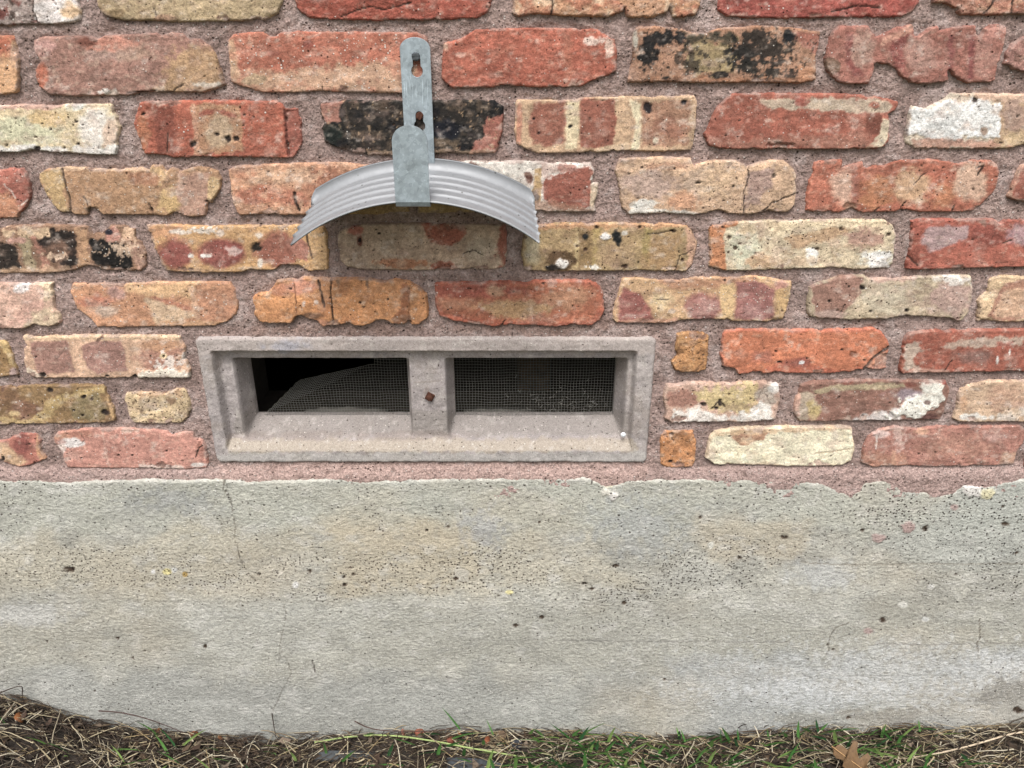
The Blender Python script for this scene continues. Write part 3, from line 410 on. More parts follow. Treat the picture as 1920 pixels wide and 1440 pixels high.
B('c39e6c', [(1150, 600), (1155, 570), (1163, 545), (1168, 525), (1200, 524), (1240, 528), (1300, 523), (1420, 520), (1450, 525), (1470, 528), (1485, 531), (1487, 540), (1480, 560), (1475, 580), (1468, 598), (1440, 602), (1370, 602), (1350, 598), (1275, 600), (1265, 605), (1200, 607), (1158, 606)],
  [P('b47e5a', [(1230, 526), (1420, 518), (1420, 540), (1260, 545)], 8, 5, .8), P('96584f', [(1160, 558), (1172, 542), (1200, 552), (1222, 580), (1228, 606), (1158, 608)], 6, 3), E('9c665c', 1318, 578, 34, 30, .35, .15), P('98645c', [(1382, 530), (1430, 528), (1452, 545), (1450, 600), (1378, 600), (1380, 560)], 5, 3), E('c2a49a', 1322, 580, 22, 16, .7, .6, .5, 8), E('b89690', 1410, 585, 22, 12, .7, .6, .5, 8), E('d6c08a', 1238, 565, 22, 18, .7, .4), P('cfae70', [(1352, 535), (1378, 530), (1374, 600), (1352, 600)], 4, 3), E('c08a76', 1465, 535, 14, 8, .4), P('c8a260', [(1455, 545), (1485, 540), (1468, 600), (1455, 600)], 4, 4), C([(1232, 562), (1254, 562)], 1.5, .5), E('cdb9a0', 1260, 584, 6, 4, .3), P('b8876a', [(1160, 600), (1270, 596), (1270, 610), (1160, 610)], 3, 3, .8)],
  'tan brick with dusky mauve arches', .9, .05, .26)
B('bdb08e', [(1517, 590), (1518, 560), (1520, 540), (1540, 531), (1560, 525), (1580, 519), (1620, 519), (1640, 523), (1700, 522), (1740, 520), (1780, 518), (1820, 519), (1822, 540), (1822, 560), (1815, 585), (1805, 600), (1795, 602), (1780, 595), (1740, 593), (1700, 590), (1660, 597), (1600, 598), (1540, 597), (1520, 592)],
  [P('9c7563', [(1526, 536), (1580, 517), (1622, 518), (1612, 548), (1596, 570), (1572, 598), (1530, 594), (1524, 560)], 4, 5), E('b89c8e', 1785, 562, 44, 34, .5, .4), E('c8bea4', 1660, 560, 40, 28, .7, .4, .8), P('e0d8d0', [(1740, 516), (1825, 516), (1820, 532), (1770, 534)], 5, 8), P('c7a290', [(1630, 518), (1720, 518), (1710, 527), (1640, 530)], 3, 5, .8), E('b49a8c', 1555, 590, 24, 8, .6, .5), P('a8987a', [(1640, 590), (1760, 586), (1760, 600), (1640, 602)], 4, 6, .7), D((1617, 539, 5, 4), (1592, 537, 2), (1632, 584, 3), (1701, 582, 4, 3), (1556, 565, 3), (1714, 567, 2), (1645, 563, 2)), C([(1578, 585), (1582, 573)], 1.5, .6)],
  'greenish cream brick with a brown left third', 1.0, .14, .06)
B('d4b98a', [(1836, 602), (1840, 580), (1838, 565), (1845, 555), (1855, 549), (1858, 526), (1870, 520), (1920, 520), (2070, 520), (2070, 602), (1900, 604), (1850, 602)],
  [P('a9785e', [(1855, 595), (1870, 555), (1885, 530), (1960, 525), (1960, 598), (1880, 602)], 3, 4), P('c8a480', [(1862, 592), (1878, 556), (1892, 542), (1960, 538), (1960, 592), (1880, 596)], 4, 4), P('e2d0a2', [(1840, 555), (1870, 545), (1868, 556), (1845, 566)], 2, 3)], 'cream brick with a brown ringed inset', 1.4, .1, .08)
# course G
B('8f6c36', [(-262, 638), (0, 640), (8, 645), (12, 650), (21, 670), (30, 704), (0, 708), (-262, 710)], [P('c2a45c', [(0, 636), (12, 646), (26, 690), (14, 680), (4, 655), (-10, 650)], 2, 3), E('b59c94', 22, 700, 8, 8, .5)])
B('d3ae8a', [(41, 632), (60, 634), (120, 632), (200, 631), (290, 631), (335, 632), (340, 645), (344, 655), (343, 675), (350, 680), (354, 690), (353, 708), (300, 709), (250, 708), (150, 709), (90, 709), (75, 709), (60, 708), (50, 700), (45, 680), (44, 655), (50, 650)],
  [P('a37b6b', [(57, 643), (124, 638), (132, 665), (139, 698), (70, 702), (60, 670)], 4, 2.5), P('a27a6c', [(150, 646), (180, 640), (226, 640), (234, 665), (237, 694), (182, 702), (164, 692), (154, 665)], 4, 2.5), E('ad7d66', 300, 672, 42, 26, .5, .35), E('c08e64', 300, 648, 34, 12, .6, .4), P('dcbf92', [(40, 628), (340, 628), (340, 637), (130, 637), (45, 640)], 3, 3), E('e4d9d0', 322, 680, 22, 14, .4, 1.2, .9, 8), P('e8ddcc', [(258, 702), (300, 692), (354, 698), (356, 712), (258, 712)], 2, 5, 1, 8, 1.2), P('e2d2b8', [(50, 690), (75, 706), (60, 712), (48, 702)], 2, 3), E('e0cc96', 306, 668, 7, 5, .3, .1), D((306, 668, 3, 2.5), (78, 704, 6, 4), (200, 706, 4, 2), (252, 706, 5, 3))],
  'peach brick with two mauve squares', .8, .05, .24)
B('b4702a', [(1270, 629), (1290, 625), (1320, 627), (1328, 632), (1327, 660), (1324, 697), (1300, 697), (1280, 698), (1265, 695), (1261, 680), (1272, 668), (1268, 655), (1270, 640)], [N('7c4a1c', 14, .35, .2, .7), N('b5813c', 18, .4, .2, .7)], 'small burnt orange brick piece beside the vent', 2.2, .2, .04)
B('c15f33', [(1353, 668), (1356, 640), (1362, 623), (1390, 619), (1450, 620), (1560, 620), (1640, 618), (1655, 625), (1665, 640), (1669, 652), (1664, 664), (1662, 690), (1645, 693), (1625, 690), (1600, 697), (1560, 700), (1500, 700), (1440, 701), (1386, 701), (1380, 692), (1355, 688)],
  [P('b34e30', [(1440, 690), (1500, 668), (1540, 690), (1600, 700), (1440, 704)], 6, 5, .8), E('a9634e', 1430, 670, 20, 10, .6, .4, .8), E('8e4b3e', 1500, 680, 26, 10, .6, .4, .8), R('c4583a', 4, 3, .6), P('b07a62', [(1640, 676), (1662, 660), (1668, 690), (1642, 696)], 2, 3, 1, 10, -2.5), C([(1668, 653), (1640, 672), (1622, 692)], 5, 3.5, '5a4a40'), E('e6e4e4', 1504, 680, 5, 3, .3), E('8a4426', 1600, 665, 7, 6, .3, .3, 1, 8, -1.5), D((1463, 680, 4, 2), (1456, 660, 3), (1580, 656, 3))],
  'bright orange brick right of the vent', 1.1, .05, .04)
B('a14e38', [(1690, 697), (1693, 670), (1697, 641), (1705, 626), (1730, 622), (1800, 621), (1920, 620), (2016, 620), (2016, 696), (1920, 696), (1800, 698), (1720, 699), (1695, 700)],
  [P('bda996', [(1700, 645), (1722, 640), (1724, 660), (1716, 680), (1722, 692), (1696, 698), (1694, 670)], 4, 5), P('b6a08c', [(1728, 658), (1790, 640), (1880, 630), (1920, 632), (1920, 650), (1800, 654), (1760, 655)], 4, 5), P('9c4634', [(1870, 640), (1900, 640), (1900, 656), (1870, 656)], 4, 4, .8), E('8f685c', 1826, 668, 34, 13, .6, .3), P('c0917c', [(1715, 690), (1780, 694), (1780, 702), (1700, 702)], 2, 3), C([(1772, 694), (1786, 675)], 1.5, .6), E(WHT, 1894, 660, 2, 7, .3), E(WHT, 1871, 676, 2, 7, .3)],
  'red brick with pale streaks at the frame edge', 1.0, .06, .07)
# course H
B('90703e', [(-84, 728), (0, 727), (100, 725), (190, 724), (195, 735), (203, 750), (212, 775), (213, 790), (190, 794), (100, 795), (40, 795), (0, 797), (-84, 798)],
  [E('7d573e', 44, 768, 28, 20, .5, .3), E('84603c', 10, 745, 24, 18, .6, .4), P('8c7d50', [(140, 745), (180, 735), (200, 765), (195, 790), (140, 790), (130, 765)], 6, 5), P('bb9f58', [(60, 790), (90, 750), (130, 735), (190, 726), (206, 755), (196, 745), (180, 735), (130, 752), (100, 775), (80, 795)], 4, 6), P('c4a862', [(-84, 786), (60, 786), (60, 800), (-84, 800)], 3, 5), E('c6ac6c', 28, 777, 10, 5, .4, .6), P('caa260', [(196, 735), (214, 780), (212, 792), (204, 770)], 2, 2), D((91, 733, 6, 4), (196, 775, 8, 5), (155, 745, 4), (170, 750, 4, 3), (152, 780, 3), (136, 771, 3, 2))],
  'brown olive brick mottled with mustard', 1.1, .08, .2)
B('cfba88', [(232, 746), (236, 739), (265, 738), (290, 741), (315, 738), (330, 732), (345, 735), (352, 750), (356, 770), (350, 785), (335, 794), (290, 795), (250, 794), (240, 780), (235, 765)], [E('b3a486', 280, 755, 24, 12, .6, .5, .7), N('6e5a3e', 8, .6, .1, .7), P('c69c70', [(250, 736), (335, 732), (345, 745), (260, 748)], 4, 5, .6), E('8f7454', 320, 752, 9, 7, .5)],
  'small cream pitted brick left of the vent', 1.8, .55, .03)
B('c4a38c', [(1245, 746), (1250, 723), (1300, 719), (1380, 721), (1430, 718), (1462, 722), (1463, 745), (1458, 770), (1453, 787), (1400, 791), (1340, 790), (1260, 792), (1248, 785), (1250, 770)],
  [P('a37764', [(1248, 732), (1300, 734), (1314, 754), (1300, 766), (1250, 762)], 5, 5), P('c9b876', [(1305, 735), (1350, 728), (1415, 724), (1422, 745), (1400, 775), (1330, 770)], 7, 9), E('a8946a', 1375, 765, 26, 10, .6, .5, .8), P('eae4dc', [(1262, 768), (1320, 764), (1350, 778), (1400, 772), (1425, 750), (1450, 765), (1452, 792), (1255, 794)], 5, 8), E('b3a698', 1440, 742, 20, 16, .5, .5), E('dcd8d2', 1452, 730, 10, 10, .4), D((1320, 758, 6, 3), (1350, 756, 4, 6), (1343, 765, 4)), C([(1335, 766), (1350, 752), (1360, 762)], 2, .6)],
  'cream and yellow brick with white lower edge', 1.3, .1, .06)
B('8b6454', [(1490, 775), (1495, 746), (1505, 723), (1530, 718), (1600, 715), (1680, 716), (1740, 716), (1775, 718), (1782, 730), (1775, 755), (1770, 775), (1762, 787), (1700, 788), (1640, 788), (1550, 790), (1500, 791)],
  [P('ab9f78', [(1526, 733), (1560, 722), (1700, 717), (1698, 728), (1580, 732), (1530, 740)], 3, 3), P('b3a48c', [(1498, 740), (1528, 730), (1530, 760), (1515, 788), (1492, 788)], 5, 5), E('b9a660', 1526, 768, 12, 18, .4, .3), E('a09aa8', 1700, 740, 34, 10, .6, .5, .7), P('d0c8c4', [(1590, 786), (1640, 772), (1690, 768), (1700, 792), (1590, 792)], 6, 6), P('e8e5da', [(1728, 716), (1772, 716), (1774, 740), (1756, 768), (1726, 782), (1666, 787), (1684, 764), (1690, 750), (1728, 738)], 4, 9, 1, 11, 1.8), E('8d5040', 1590, 717, 14, 5, .3, .5), E('8d5040', 1708, 722, 10, 5, .3, .4), E('94483a', 1776, 718, 10, 4, .3), E('6f4a42', 1740, 783, 16, 7, .3, .3), E('7a6a62', 1738, 754, 6, 4, .4), P('c9a088', [(1490, 730), (1500, 726), (1500, 780), (1490, 785)], 3, 3)],
  'brown brick half covered by white flaking crust', 1.3, .06, .07)
B('caae8a', [(1790, 786), (1800, 746), (1805, 733), (1830, 722), (1860, 717), (1920, 716), (2096, 715), (2096, 790), (1920, 791), (1800, 791)],
  [E('c79c70', 1806, 750, 8, 18, .4, .4), E('bd9678', 1890, 745, 40, 22, .7, .5, .8), E('e6e0d8', 1830, 783, 26, 7, .4, .6), E('ddd2c8', 1900, 778, 26, 12, .5, 1.0, .8), N('dcc6a2', 18, .4, .3, .6)], None, 1.1, .08, .08)
# course I
B('a86553', [(-210, 824), (0, 830), (15, 825), (35, 815), (65, 817), (72, 830), (75, 848), (84, 862), (75, 865), (55, 872), (35, 877), (10, 870), (0, 862), (-210, 876)],
  [P('d0ad80', [(-210, 822), (0, 828), (26, 842), (52, 868), (36, 880), (0, 866), (-210, 880)], 5, 4), P('c48f62', [(66, 818), (86, 862), (72, 866), (66, 845)], 3, 3), E('8f4a42', 40, 835, 14, 22, .5, .3, .8), D((3, 862, 4, 5))], None, 1.0, .06, .1)
B('be8674', [(100, 823), (105, 815), (125, 811), (150, 806), (190, 806), (280, 809), (310, 812), (320, 819), (345, 812), (360, 812), (365, 822), (378, 828), (384, 840), (388, 870), (385, 878), (340, 880), (250, 878), (180, 878), (125, 877), (118, 860), (115, 848), (105, 838)],
  [P('c69072', [(98, 820), (130, 808), (140, 820), (112, 845)], 5, 5), E('b57a64', 145, 815, 24, 8, .5, .4), E('e6deda', 132, 832, 20, 7, .35, .5), E('dccac0', 112, 842, 10, 8, .5), C([(191, 811), (195, 835), (203, 874)], 4, -.3, 'd6ac98', .9), C([(298, 815), (303, 870)], 2, 0, 'd2a894', .6), N('ab7464', 20, .4, .2, .5, 2.5, .6), E('ece6e0', 372, 873, 15, 5, .3, .4), P('d6c0b4', [(260, 872), (345, 874), (345, 884), (260, 882)], 2, 3), P('a8705e', [(368, 838), (376, 830), (386, 850), (380, 862), (370, 855)], 3, 3, 1, 10, -1.2), C([(366, 858), (372, 842), (378, 838)], 2, 1), D((221, 855, 2.5), (247, 855, 2.5), (311, 847, 2), (130, 863, 3, 1.5))],
  'dusty pink brick with a pale vertical seam', 1.1, .06, .08)
B('c26e26', [(1242, 819), (1250, 811), (1300, 811), (1305, 818), (1305, 845), (1303, 870), (1297, 877), (1250, 877), (1240, 870), (1240, 845)], [N('98561f', 16, .25, .2, .7), N('cf8e50', 12, .45, .2, .6), D((1262, 815, 4, 2), (1258, 867, 4, 2))], 'small square orange brick piece low beside the vent', 1.8, .12, .04)
B('ede6c6', [(1325, 860), (1328, 840), (1335, 820), (1345, 812), (1370, 806), (1430, 803), (1500, 802), (1580, 802), (1597, 804), (1600, 825), (1603, 840), (1597, 862), (1580, 872), (1560, 874), (1480, 874), (1400, 871), (1340, 870)],
  [P('b88d6a', [(1370, 809), (1420, 803), (1442, 811), (1428, 824), (1392, 838), (1376, 826)], 2, 4), P('d4b888', [(1340, 808), (1600, 798), (1600, 806), (1345, 816)], 3, 4, .8), R('d2bf94', 3, 4, .7), C([(1530, 850), (1598, 842)], 1.4, .5, 'b9a67c'), N('dcd2a8', 22, .45, .2, .5)],
  'cream white brick with a small tan patch', 1.3, .05, .03)
B('ab7564', [(1618, 868), (1620, 840), (1630, 820), (1650, 808), (1680, 803), (1720, 807), (1760, 801), (1800, 802), (1860, 802), (1915, 801), (1926, 810), (1918, 832), (1906, 850), (1902, 870), (1860, 873), (1760, 875), (1700, 873), (1640, 876)],
  [P('b98468', [(1615, 850), (1700, 850), (1710, 880), (1615, 880)], 8, 6, .8), E('d8c0b4', 1688, 822, 10, 22, .6, .8, .7, 7), E('dccac4', 1655, 815, 14, 7, .5, .6, .8), E('d0a080', 1730, 810, 14, 6, .4, .4), E('bb8a72', 1790, 840, 60, 24, .8, .5, .6), P('c89c7c', [(1672, 845), (1680, 845), (1680, 872), (1672, 872)], 3, 2, .7), C([(1644, 818), (1643, 843)], 2, 0, 'e8e0da'), E('c2a498', 1875, 820, 24, 10, .7, .8, .7), P('bb9478', [(1880, 850), (1908, 850), (1902, 874), (1870, 874)], 5, 5)],
  'mauve pink brick with vertical scratches', 1.0, .05, .09)

# vent opening in survey px -> world rectangle
vx0 = float(np.mean([W(365, 650)[0], W(405, 868)[0]])); vx1 = float(np.mean([W(1233, 640)[0], W(1212, 866)[0]]))
vz1 = float(np.mean([W(365, 636)[1], W(1233, 630)[1]])); vz0 = float(np.mean([W(405, 870)[1], W(1212, 868)[1]]))
z_slab = float(W(960, 896)[1])                          # top of the concrete
YM = .007                                               # mortar bed depth behind the brick faces
STEP = .0013

wall = empty('brick_wall', (0, 0, z_slab), 'old wall of salvaged red, tan, cream and charred bricks above grey concrete', 'wall')
rng = random.Random(5)
# courses carried on past the photograph's edge
PAL = ['a64c32', 'ad5239', 'c59069', 'b5a376', '9d7565', 'c49453', 'b39d80', 'cfc29c', 'be8674', '8f6c50']
EXTRA = []
def wpoly(pts): a = np.array(pts, float); x, z = W(a[:, 0], a[:, 1]); return x, z
rows = {}
for b in BR:
    x, z = wpoly(b[1]); r = round((float(z.mean()) - z_slab - .03) / .0677)
    rows.setdefault(r, []).append((x.min(), x.max(), np.percentile(z, 10), np.percentile(z, 90)))
def rect_brick(xa, xb, za, zb):
    pts = [toW(x, z) for x, z in ((xa, zb), ((xa + xb) / 2, zb + .001), (xb, zb), (xb, za), ((xa + xb) / 2, za - .001), (xa, za))]
    c = rng.choice(PAL); EXTRA.append((c, pts, [N(rng.choice(PAL), 60, .2, .3, .6), E(rng.choice(PAL), np.mean([p[0] for p in pts]) + rng.uniform(-80, 80), np.mean([p[1] for p in pts]), 60, 30, .5, .4, .7)], None, 1.3, .1, .1, 7, 2.0, .5))
XL = 1.0
for r, l in rows.items():
    l.sort(); za = np.mean([q[2] for q in l]) - .002; zb = za + .057
    x = l[0][0] - .012
    while x > -XL: rect_brick(max(x - .2, -XL - .1), x, za, zb); x -= .212
    x = l[-1][1] + .012
    while x < XL: rect_brick(x, x + .2, za, zb); x += .212
zt = max(np.mean([q[2] for q in l]) for l in rows.values()) - .002
for k in (1, 2):
    x = -XL - .1 * (k % 2) - .03
    while x < XL: rect_brick(x, x + .2, zt + k * .0677, zt + k * .0677 + .057); x += .212
Z_TOP = zt + 2 * .0677 + .068

MORT = hx('a28e86')
def brick_d(pts, X, Y, sd, ea):
    d = sdf(pts, X, Y) + ea * fbm(X / 16, Y / 13, sd, 3) * .55 + ea * .35 * fbm(X / 4.5, Y / 4.5, sd + 5, 2)
    return d + 1.7 - 6 * np.clip(fbm(X / 24, Y / 20, sd + 9, 2) - .55, 0, .6)
def make_brick(b, seed, step):
    base, pts, layers, lab, ro, pit, spk, F, ea, smear = b
    x, z = wpoly(pts); gx = np.arange(x.min() - .006, x.max() + .006, step); gz = np.arange(z.min() - .006, z.max() + .006, step)
    XX, ZZ = np.meshgrid(gx, gz); X, Y = toW(XX, ZZ); X, Y = X.ravel(), Y.ravel()
    sd = seed * 57 + 3; d = brick_d(pts, X, Y, sd, ea)
    pa = np.array(pts, float); (ax, ay), (bx, by) = pa.min(0), pa.max(0); layers = list(layers)
    if seed < 400:                                       # hairlines, dents and small chips of age
        for k in range(rng.randint(1, 3)):
            x0, y0 = rng.uniform(ax + 20, bx - 10), rng.choice((ay + rng.uniform(0, 20), by - rng.uniform(0, 25), rng.uniform(ay, by))); a = rng.gauss(1.57, .5); q = [(x0, y0)]
            for j in range(4): a += rng.gauss(0, .5); q.append((q[-1][0] + 9 * math.cos(a), q[-1][1] + 8 * math.sin(a)))
            layers.append(C(q, rng.uniform(.4, 1.0), .6, '3c2c24', rng.uniform(.3, .65)))
        for k in range(rng.randint(4, 9)): layers.append(D((rng.uniform(ax, bx), rng.uniform(ay, by), rng.uniform(.9, 2.4), rng.uniform(.8, 1.8)), c=rng.choice(('4a382e', '5c4436', '33271f'))))
        for k in range(rng.randint(1, 3)): layers.append(E(rng.choice(('6e5146', 'b89c8c', '8a6a5a', 'c9b4a2')), rng.uniform(ax, bx), rng.choice((ay + 4, by - 5)), rng.uniform(5, 16), rng.uniform(3, 6), .3, .9, .75, 8, -.9))
    col, h = paint(X, Y, d, base, layers, seed)
    mx = col.max(1, keepdims=True); sat = (mx - col.min(1, keepdims=True)) / mx; yel = ((col[:, 1] - col[:, 2]) / (col[:, 0] - col[:, 2] + .02)).clip(0, 1)[:, None]
    col = mx - (mx - col) * (1 - (.35 + .32 * yel) * sat); col[:, 1] *= 1 - .05 * yel[:, 0] * sst(.1, .3, sat[:, 0])
    v = fbm(X / 70, Y / 6, sd + 41, 3) * .05 + fbm(X / 26, Y / 20, sd + 43, 4) * .09 + fbm(X / 6, Y / 5, sd + 45, 3) * .085
    col = col * (1 + v)[:, None]
    for q, (tone, am, f_) in enumerate((((.78, .67, .62), .38, 34), ((.42, .31, .27), .20, 28), ((.86, .77, .69), .40, 12), ((.36, .27, .24), .22, 8), ((.84, .79, .75), .5, 18))):
        m = sst(.25, .95, fbm(X / f_, Y / f_ / .7, sd + 51 + q * 4, 4)) * am; col = col * (1 - m[:, None]) + np.array(tone) * m[:, None]
    # clinging mortar along the arrises
    m = sst(1.5, -1.5, d - 2.5 - 5 * fbm(X / 22, Y / 18, sd + 21, 3)) * smear * sst(-.1, .5, fbm(X / 30, Y / 30, sd + 23, 2))
    col = col * (1 - m[:, None]) + MORT * m[:, None]
    F = F + rng.uniform(-1.2, 1.2)
    w = 1.1 + .6 * ro + 1.6 * np.clip(fbm(X / 26, Y / 20, sd + 31, 3), -.4, 2)
    chip = np.clip(fbm(X / 15, Y / 10, sd + 61, 3) - .25, 0, .9) * sst(11, 1, d) * 2.6
    t = np.clip(d / np.maximum(w, 1.5), 0, 1); prof = F * np.sqrt(1 - (1 - t) ** 2)
    und = .7 * fbm(X / 60, Y / 45, sd + 33, 2) + ro * (.36 * fbm(X / 20, Y / 13, sd + 35, 4) + .10 * fbm(X / 5, Y / 4, sd + 37, 2))
    mm = np.where(d > 0, prof + (und + h) * np.clip(d / 3, 0, 1) - chip * np.clip(d / 2, 0, 1), np.maximum(d * 1.6, -7))
    y = YM - mm / 1000
    wt = np.c_[np.full(len(X), pit), np.full(len(X), spk), np.full(len(X), .55 + .35 * ro)]
    me, c = field_mesh('brick', gx, gz, (d > -4.5).reshape(XX.shape), y.reshape(XX.shape), col, wt, back=.085)
    o = link('brick', me, M_BRICK, wall, c)
    if lab: o['label'] = lab
    return o
for i, b in enumerate(BR): make_brick(b, i + 1, STEP)
for i, b in enumerate(EXTRA): make_brick(b, i + 400, .005)

# ------------------------------------------------------------------ mortar
def lines(a, b, c, d, fine, coarse): return np.unique(np.concatenate([np.arange(a, b, coarse), np.arange(b, c, fine), np.arange(c, d + coarse, coarse)]).round(5))
gx = lines(-XL - .1, -.70, .70, XL + .1, .0016, .006); gz = lines(z_slab - .03, z_slab - .03, 1.055, Z_TOP, .0016, .006)
XX, ZZ = np.meshgrid(gx, gz); PX, PY = toW(XX, ZZ)
Dm = np.full(XX.shape, -1e3)
for i, b in enumerate(BR + EXTRA):
    x, z = wpoly(b[1]); a0, a1 = np.searchsorted(gx, (x.min() - .012, x.max() + .012)); c0, c1 = np.searchsorted(gz, (z.min() - .012, z.max() + .012))
    if a1 - a0 < 2 or c1 - c0 < 2: continue
    Dm[c0:c1, a0:a1] = np.maximum(Dm[c0:c1, a0:a1], sdf(b[1], PX[c0:c1, a0:a1], PY[c0:c1, a0:a1]))
X, Y, d = PX.ravel(), PY.ravel(), Dm.ravel()
invent = (XX > vx0 + .008) & (XX < vx1 - .008) & (ZZ > vz0 + .008) & (ZZ < vz1 - .008)
col, _ = paint(X, Y, d, 'a08b84', [N('8c7770', 40, .25, .3, .7), N('b8a7a2', 30, .35, .3, .7),
    P('b89f98', [(-400, 878), (2400, 876), (2400, 990), (-400, 990)], 6, 8, .8, 30), P('bda299', [(400, 872), (1230, 872), (1200, 905), (420, 905)], 5, 5, .7, 20),
    P('8f7468', [(480, 560), (470, 625), (950, 628), (1140, 622), (1150, 604), (800, 616), (500, 612)], 8, 10, .4, 30), N('86726a', 11, .55, .2, .4), N('bdaca6', 9, .6, .2, .4), N('74605a', 8, .62, .15, .5)], 900)
low = sst(868, 897, Y)
near = sst(-14, -1, d)
mm = 1.7 + 1.3 * fbm(X / 40, Y / 30, 901, 3) + .9 * fbm(X / 11, Y / 10, 905, 3) + .5 * fbm(X / 4, Y / 4, 907, 2) - .9 * near * (.5 + fbm(X / 30, Y / 20, 909, 2)) + low * 5.5
keep = (Dm < 9) & ~invent
y = YM - mm / 1000
wt = np.c_[np.full(len(X), .15), .15 + 0 * X, np.full(len(X), 1.0)]
me, c = field_mesh('mortar', gx, gz, keep, y.reshape(XX.shape), col, wt)
link('mortar', me, M_MORTAR, wall, c)
# the masonry core behind the face, with the vent's hole left open
def box(bm, x0, x1, y0, y1, z0, z1):
    v = [bm.verts.new((x, yy, z)) for z in (z0, z1) for yy in (y0, y1) for x in (x0, x1)]
    for f in ((0, 1, 3, 2), (4, 6, 7, 5), (0, 4, 5, 1), (1, 5, 7, 3), (3, 7, 6, 2), (2, 6, 4, 0)): bm.faces.new([v[i] for i in f])
hx0, hx1, hz0, hz1 = vx0 + .015, vx1 - .015, vz0 + .015, vz1 - .015
bm = bmesh.new()
def ring(y): return [bm.verts.new((x, y, z)) for x, z in ((-XL - .1, z_slab - .03), (XL + .1, z_slab - .03), (XL + .1, Z_TOP), (-XL - .1, Z_TOP))], [bm.verts.new((x, y, z)) for x, z in ((hx0, hz0), (hx1, hz0), (hx1, hz1), (hx0, hz1))]
o0, i0 = ring(.03); o1, i1 = ring(.20)
for k in range(4):
    j = (k + 1) % 4
    bm.faces.new((o0[k], o0[j], i0[j], i0[k])); bm.faces.new((o1[k], i1[k], i1[j], o1[j]))
    bm.faces.new((o0[k], o1[k], o1[j], o0[j])); bm.faces.new((i0[k], i0[j], i1[j], i1[k]))
me = bm_mesh('wall_core', bm); me.transform(Matrix.Translation((0, 0, -z_slab)))
link('wall_core', me, M_DARK, wall, (0, 0, z_slab))

# ------------------------------------------------------------------ concrete foundation
TOPL = [(-600, 901), (0, 899), (60, 898), (130, 902), (220, 897), (420, 897), (470, 900), (560, 898), (640, 896), (690, 901), (760, 897), (900, 896), (1050, 895), (1105, 893), (1120, 900), (1135, 908), (1160, 906), (1180, 898), (1290, 897), (1350, 898), (1400, 899), (1480, 900), (1540, 904), (1565, 916), (1590, 924), (1612, 919), (1622, 903), (1660, 899), (1680, 908), (1705, 919), (1735, 920), (1760, 928), (1790, 921), (1808, 906), (1850, 912), (1885, 902), (1920, 897), (2600, 897)]
gx = lines(-XL - .1, -.86, .86, XL + .1, .0019, .006); zb0 = -.12
gz = np.unique(np.concatenate([np.arange(zb0, -.01, .006), np.arange(-.01, z_slab + .012, .0019)]).round(5))
XX, ZZ = np.meshgrid(gx, gz); PX, PY = toW(XX, ZZ); X, Y = PX.ravel(), PY.ravel()
d = Y - np.interp(X + 2 * fbm(X / 15, Y / 15, 951), *np.array(TOPL).T) + 1.6 * fbm(X / 12, Y / 9, 953, 3)
YL = Y + 14 * fbm(X / 260, Y / 120, 955, 2)
band = lambda a, b, s: sst(a - s, a + s, YL) * sst(b + s, b - s, YL)
